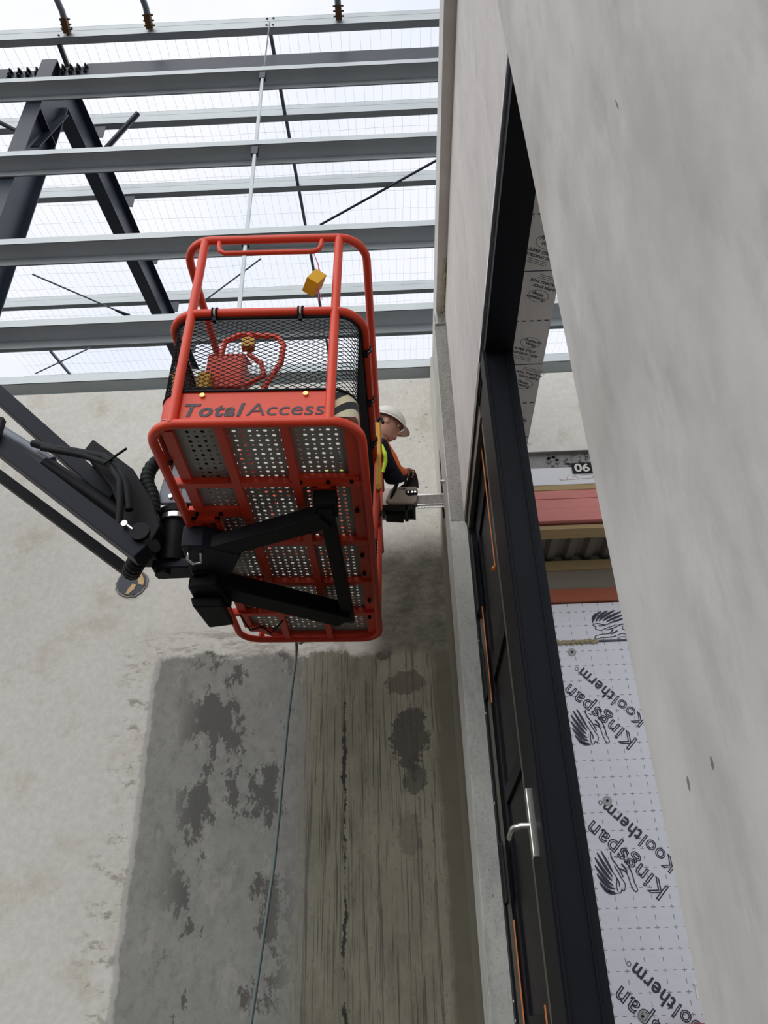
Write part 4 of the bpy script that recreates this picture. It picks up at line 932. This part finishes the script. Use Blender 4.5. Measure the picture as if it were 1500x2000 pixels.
# ------------------------------------------------------------------ worker
FZ = B(0, 1.9, .044).z
wk = thing('person', (-.46, 4.62, FZ), 'worker in white helmet and orange navy jacket leaning over the rail with a saw', 'person')
def skinmesh(name, verts, edges, rad, mat, parent, sub=2, extra=None, root=0):
    base = root_loc(parent)
    me = bpy.data.meshes.new(name); me.from_pydata([tuple(V3(v) - base) for v in verts], edges, []); me.update()
    o = bpy.data.objects.new(name, me); COL.objects.link(o); o.parent = parent
    md = o.modifiers.new('skin', 'SKIN'); md.use_smooth_shade = True
    sv = me.skin_vertices[0].data
    for i, r in enumerate(rad): sv[i].radius = (r, r) if not isinstance(r, tuple) else r; sv[i].use_root = (i == root)
    o.modifiers.new('sub', 'SUBSURF').levels = sub; o.modifiers['sub'].render_levels = sub
    bpy.context.view_layer.update(); dg = bpy.context.evaluated_depsgraph_get()
    nm = bpy.data.meshes.new_from_object(o.evaluated_get(dg)); bpy.data.objects.remove(o); bpy.data.meshes.remove(me)
    if extra is not None:
        bm = bmesh.new(); bm.from_mesh(nm)
        for ex in extra:
            t = ex.mesh('x', base); bm.from_mesh(t); bpy.data.meshes.remove(t)
        bm.to_mesh(nm); bm.free()
    nm.name = name; nm.materials.clear(); nm.materials.append(M[mat])
    for p in nm.polygons: p.use_smooth = True; p.material_index = 0
    o = bpy.data.objects.new(name, nm); COL.objects.link(o); o.parent = parent
    if extra is not None:
        rm_ = o.modifiers.new('weld', 'REMESH'); rm_.mode = 'VOXEL'; rm_.voxel_size = .0045; rm_.use_smooth_shade = True
        s_ = o.modifiers.new('soft', 'SMOOTH'); s_.factor = .5; s_.iterations = 2
        bpy.context.view_layer.update(); dg = bpy.context.evaluated_depsgraph_get(); fin_ = bpy.data.meshes.new_from_object(o.evaluated_get(dg))
        bm = bmesh.new(); bm.from_mesh(fin_); seen = set(); isl = []
        for v0 in bm.verts:
            if v0 in seen: continue
            st_ = [v0]; seen.add(v0); grp = []
            while st_:
                v = st_.pop(); grp.append(v)
                for e_ in v.link_edges:
                    w_ = e_.other_vert(v)
                    if w_ not in seen: seen.add(w_); st_.append(w_)
            isl.append(grp)
        big = max(isl, key=len)
        for g in isl:
            if len(g) < 400: bmesh.ops.delete(bm, geom=g, context='VERTS')
        bm.to_mesh(fin_); bm.free()
        o.modifiers.clear(); o.data = fin_; fin_.name = name
    return o
pel = (-.40, 4.64, 3.02); bel = (-.34, 4.65, 3.18); che = (-.24, 4.66, 3.37); nek = (-.135, 4.65, 3.535); nk2 = (-.10, 4.64, 3.60)
shR = (-.120, 4.53, 3.47); elR = (-.01, 4.70, 3.31); wrR = (.055, 4.93, 3.475); hnR = (.075, 4.995, 3.535)
shL = (-.235, 4.83, 3.46); elL = (-.20, 5.02, 3.24); wrL = (-.23, 5.12, 3.40); hnL = (-.25, 5.145, 3.435)
hpR = (-.42, 4.55, 2.98); knR = (-.38, 4.52, 2.60); anR = (-.45, 4.52, FZ + .09); hpL = (-.44, 4.73, 2.98); knL = (-.42, 4.76, 2.60); anL = (-.50, 4.78, FZ + .09)
HC = V3((-.045, 4.63, 3.70))
hx = V3((.90, .12, -.36)).normalized(); hz_ = V3((.34, .02, .94)); hz_ = (hz_ - hx * hz_.dot(hx)).normalized(); hy = hz_.cross(hx)
def Hd(x, y, z): return HC + hx * x + hy * y + hz_ * z
hm = MB()
rings = [(-.115, .030, .045, .018), (-.100, .052, .062, .012), (-.075, .066, .074, .006), (-.045, .076, .083, .002), (-.01, .080, .090, 0), (.03, .082, .098, -.006), (.07, .078, .096, -.008), (.10, .060, .076, -.010), (.118, .030, .040, -.010)]
vs = []; fs = []; n = 28
for (z, ry, rx, off) in rings:
    for k in range(n):
        a = 2 * PI * k / n; x = off + rx * math.cos(a); y = ry * math.sin(a); f = math.cos(a)
        if f > .2:
            c = max(0, 1 - abs(y) / .022); x += c * {-.045: .016, -.01: .024, .03: .006, -.075: .006, -.10: .010}.get(z, 0)
            ec = max(0, 1 - abs(abs(y) - .032) / .018); x -= ec * {.03: .014, -.01: .004}.get(z, 0)
        vs.append(Hd(x, y, z))
for i in range(len(rings) - 1):
    for k in range(n): fs.append((i * n + k, i * n + (k + 1) % n, (i + 1) * n + (k + 1) % n, (i + 1) * n + k))
fs += [tuple(reversed(range(n))), tuple((len(rings) - 1) * n + k for k in range(n))]
hm.add(vs, fs, True)
nose = MB().tube([Hd(.088, 0, .028), Hd(.103, 0, -.002), Hd(.116, 0, -.022), Hd(.096, 0, -.032)], [.008, .011, .014, .008], 10)
lips = MB().tube([Hd(.088, -.024, -.066), Hd(.100, 0, -.062), Hd(.088, .024, -.066)], [.005, .008, .005], 8).tube([Hd(.084, -.020, -.076), Hd(.096, 0, -.076), Hd(.084, .020, -.076)], [.005, .008, .005], 8)
brow = MB().tube([Hd(.070, -.055, .038), Hd(.092, -.025, .044), Hd(.092, .025, .044), Hd(.070, .055, .038)], [.006, .009, .009, .006], 8)
ears = MB().sphere(Hd(-.005, -.084, .0), .028, 10, 8, (.75, .45, 1.1)).sphere(Hd(-.005, .084, .0), .028, 10, 8, (.75, .45, 1.1))
neckm = MB().tube([nek, nk2, Hd(-.02, 0, -.06)], [.066, .058, .055], 16)
def hand(palm, axis, side, curl, thumb_dir, mirror=1):
    """palm block with five bent fingers of unequal length closing round a handle"""
    mb = MB(); palm = V3(palm); a = V3(axis).normalized(); s = V3(side); s = (s - a * s.dot(a)).normalized(); c = V3(curl); c = (c - a * c.dot(a) - s * c.dot(s)).normalized()
    mb.tube([palm - a * .05, palm - a * .01, palm + a * .03], [.030, .040, .036], 12)
    for k, ln in enumerate((.072, .082, .076, .060)):
        b = palm + a * .034 + s * (.020 * (1.5 - k)); l1, l2, l3 = ln * .45, ln * .32, ln * .25
        p1 = b + (a * .8 + c * .6).normalized() * l1; p2 = p1 + (a * -.1 + c).normalized() * l2; p3 = p2 + (-a * .85 + c * .5).normalized() * l3
        mb.tube([b - a * .02, b, p1, p2, p3], [.0095, .010, .0092, .0085, .0072], 8)
    tb0 = palm + s * .032 - a * .015; td = V3(thumb_dir).normalized()
    mb.tube([palm - a * .02, tb0, tb0 + td * .032, tb0 + (td + c * .8).normalized() * .060], [.016, .013, .011, .0085], 8)
    return mb
hR = hand(hnR, (.35, .55, .45), (.55, -.1, .7), (.35, .25, -.8), (.8, .1, .3))
hL = hand(hnL, (-.15, .2, .6), (.6, .3, .2), (.1, .5, -.7), (.5, .3, .4))
bv = [pel, bel, che, nek, hpR, knR, anR, hpL, knL, anL, shR, elR, wrR, shL, elL, wrL]
bed = [(0, 1), (1, 2), (2, 3), (0, 4), (4, 5), (5, 6), (0, 7), (7, 8), (8, 9), (2, 10), (10, 11), (11, 12), (2, 13), (13, 14), (14, 15)]
body = skinmesh('body', bv, bed, [.13, .125, .13, .065, .085, .060, .042, .085, .060, .042, .060, .043, .030, .060, .043, .030], 'skin', wk, 2, [hm, nose, lips, brow, ears, neckm, hR, hL, MB().tube([che, shR, elR, wrR, hnR], [.06, .055, .042, .031, .030], 12), MB().tube([che, shL, elL, wrL, hnL], [.06, .055, .042, .031, .030], 12), MB().tube([pel, bel, che, nek], [.1, .1, .1, .06], 14)])
for s in (-1, 1):
    ey = obj('eye', MB().sphere(Hd(.082, .031 * s, .022), .0105, 10, 8), 'white', body)
    obj('pupil', MB().sphere(Hd(.0905, .031 * s, .020), .005, 8, 6), 'black', ey)
sr = MB()
for s in (-1, 1): sr.tube([Hd(.078, .050 * s, .043), Hd(.100, .030 * s, .049), Hd(.100, .012 * s, .045)], [.003, .005, .003], 6)
obj('eyebrow', sr, 'boot', body)
hair = MB().sphere(Hd(-.045, 0, -.005), .078, 16, 10, (.72, 1.02, .85)); obj('hair', hair, 'boot', wk)
skinmesh('jacket', [bel, (-.29, 4.655, 3.28), che, (-.17, 4.65, 3.49), (-.42, 4.64, 3.04), shR, shL], [(4, 0), (0, 1), (1, 2), (2, 3), (2, 5), (2, 6)], [.155, .158, .158, .088, .150, .085, .085], 'navy', wk, 2)
col_ = MB(); ring = []
for k in range(14):
    a = 2 * PI * k / 14; ring.append(V3(nek) + V3((.080 * math.cos(a) + .012, .082 * math.sin(a), .03 * -math.cos(a) + .015)))
col_.tube(ring, .018, 8, True); obj('collar', col_, 'navy', wk)
mR = tuple((V3(shR) * .45 + V3(elR) * .55)); mL = tuple((V3(shL) * .45 + V3(elL) * .55))
for nm, a_, b_, c_, d_ in (('sleeve', shR, mR, elR, wrR), ('sleeve', shL, mL, elL, wrL)):
    f1 = tuple(V3(c_) * .5 + V3(d_) * .5)
    up = skinmesh(nm, [tuple(V3(a_) * 1.12 - V3(b_) * .12), a_, b_, tuple(V3(c_)), f1, d_], [(0, 1), (1, 2), (2, 3), (3, 4), (4, 5)], [.078, .088, .074, .066, .058, .050], 'navy', wk, 2)
    obj('cuff', MB().tube([tuple(V3(f1)), tuple(V3(d_) * .6 + V3(f1) * .4), d_], [.060, .056, .050], 14), 'navy', up)
    obj('orange_panel', MB().tube([tuple(V3(q_) + V3((.024, .01, .030))) for q_ in (V3(a_), V3(b_), V3(c_) * .9 + V3(b_) * .1, V3(f1), V3(d_) * .55 + V3(f1) * .45)], [.050, .062, .054, .045, .034], 14), 'orangecloth', up)
    obj('sleeve_panel', MB().tube([tuple(V3(b_) * .3 + V3(c_) * .7 + V3((0, -.004, -.012))), tuple(V3(c_) + V3((0, -.006, -.012))), tuple(V3(c_) * .55 + V3(f1) * .45 + V3((0, -.004, -.012)))], [.066, .068, .058], 14), 'navy', up)
LIME = [(-.078, 4.45, 3.40), (-.060, 4.45, 3.325), (-.058, 4.455, 3.26), (-.078, 4.47, 3.18)]
vb = MB()
for yo in (-.085, .10):
    vb.tube([V3((-.09, 4.65 + yo * .8, 3.47)), V3((-.10, 4.63 + yo * 1.1, 3.40)), V3((-.135, 4.65 + yo * 1.15, 3.30)), V3((-.195, 4.65 + yo * 1.1, 3.19)), V3((-.25, 4.65 + yo, 3.08))], [.020, .030, .034, .034, .030], 10)
vb.tube([V3(q_) for q_ in LIME], [.008, .014, .014, .010], 8)
vb.tube([V3((-.33 + .168 * math.cos(k * PI / 10), 4.65 + .168 * math.sin(k * PI / 10), 3.20 - .06 * math.cos(k * PI / 10))) for k in range(20)], .020, 8, True)
obj('high_visibility_band', vb, 'lime', wk)
skinmesh('trousers', [pel, hpR, knR, (anR[0], anR[1], anR[2] + .03), hpL, knL, (anL[0], anL[1], anL[2] + .03)], [(0, 1), (1, 2), (2, 3), (0, 4), (4, 5), (5, 6)], [.145, .100, .080, .066, .100, .080, .066], 'orangecloth', wk, 2)
for an in (anR, anL):
    bt = MB().tube([(an[0], an[1], an[2] + .09), (an[0], an[1], an[2]), (an[0] + .02, an[1], FZ + .05), (an[0] + .12, an[1], FZ + .042), (an[0] + .19, an[1], FZ + .038)], [.058, .055, .052, .048, .034], 14)
    bt.box((an[0] - .05, an[1] - .048, FZ), (an[0] + .215, an[1] + .048, FZ + .02)); obj('boot', bt, 'boot', wk)
# helmet
he = MB(); n = 36; vs = []; fs = []; m = 10
for i in range(m + 1):
    th = PI / 2 * i / m
    for k in range(n):
        a = 2 * PI * k / n; rx = .128 * math.sin(th) ** .85; ry = .108 * math.sin(th) ** .85
        ridge = .008 * max(0, 1 - abs(math.sin(a)) * 3.2) * math.sin(th)
        vs.append(Hd(-.012 + (rx + ridge) * math.cos(a), (ry + ridge * .3) * math.sin(a), .045 + .118 * math.cos(th) ** .9 + ridge * .6))
for i in range(m):
    for k in range(n): fs.append((i * n + k, (i + 1) * n + k, (i + 1) * n + (k + 1) % n, i * n + (k + 1) % n))
he.add(vs, fs, True)
rim = MB(); vs = []
for r_, dz in ((1.0, .045), (1.06, .038), (1.10, .030), (1.10, .024), (1.0, .034)):
    for k in range(n):
        a = 2 * PI * k / n; vis = max(0, math.cos(a)) ** 3 * .052 * (r_ - .98) / .12
        vs.append(Hd(-.012 + .128 * r_ * math.cos(a) + vis, .108 * r_ * math.sin(a), dz - vis * .35))
rim.add(vs, [(i * n + k, (i + 1) * n + k, (i + 1) * n + (k + 1) % n, i * n + (k + 1) % n) for i in range(4) for k in range(n)], True)
hel = thick(obj('helmet', he, 'white', wk), .004); obj('helmet_brim', rim, 'white', hel)

# ------------------------------------------------------------------ lift the whole place so the slab is at zero
for o in list(SC.objects):
    if o.parent is None: o.location.z += LIFT
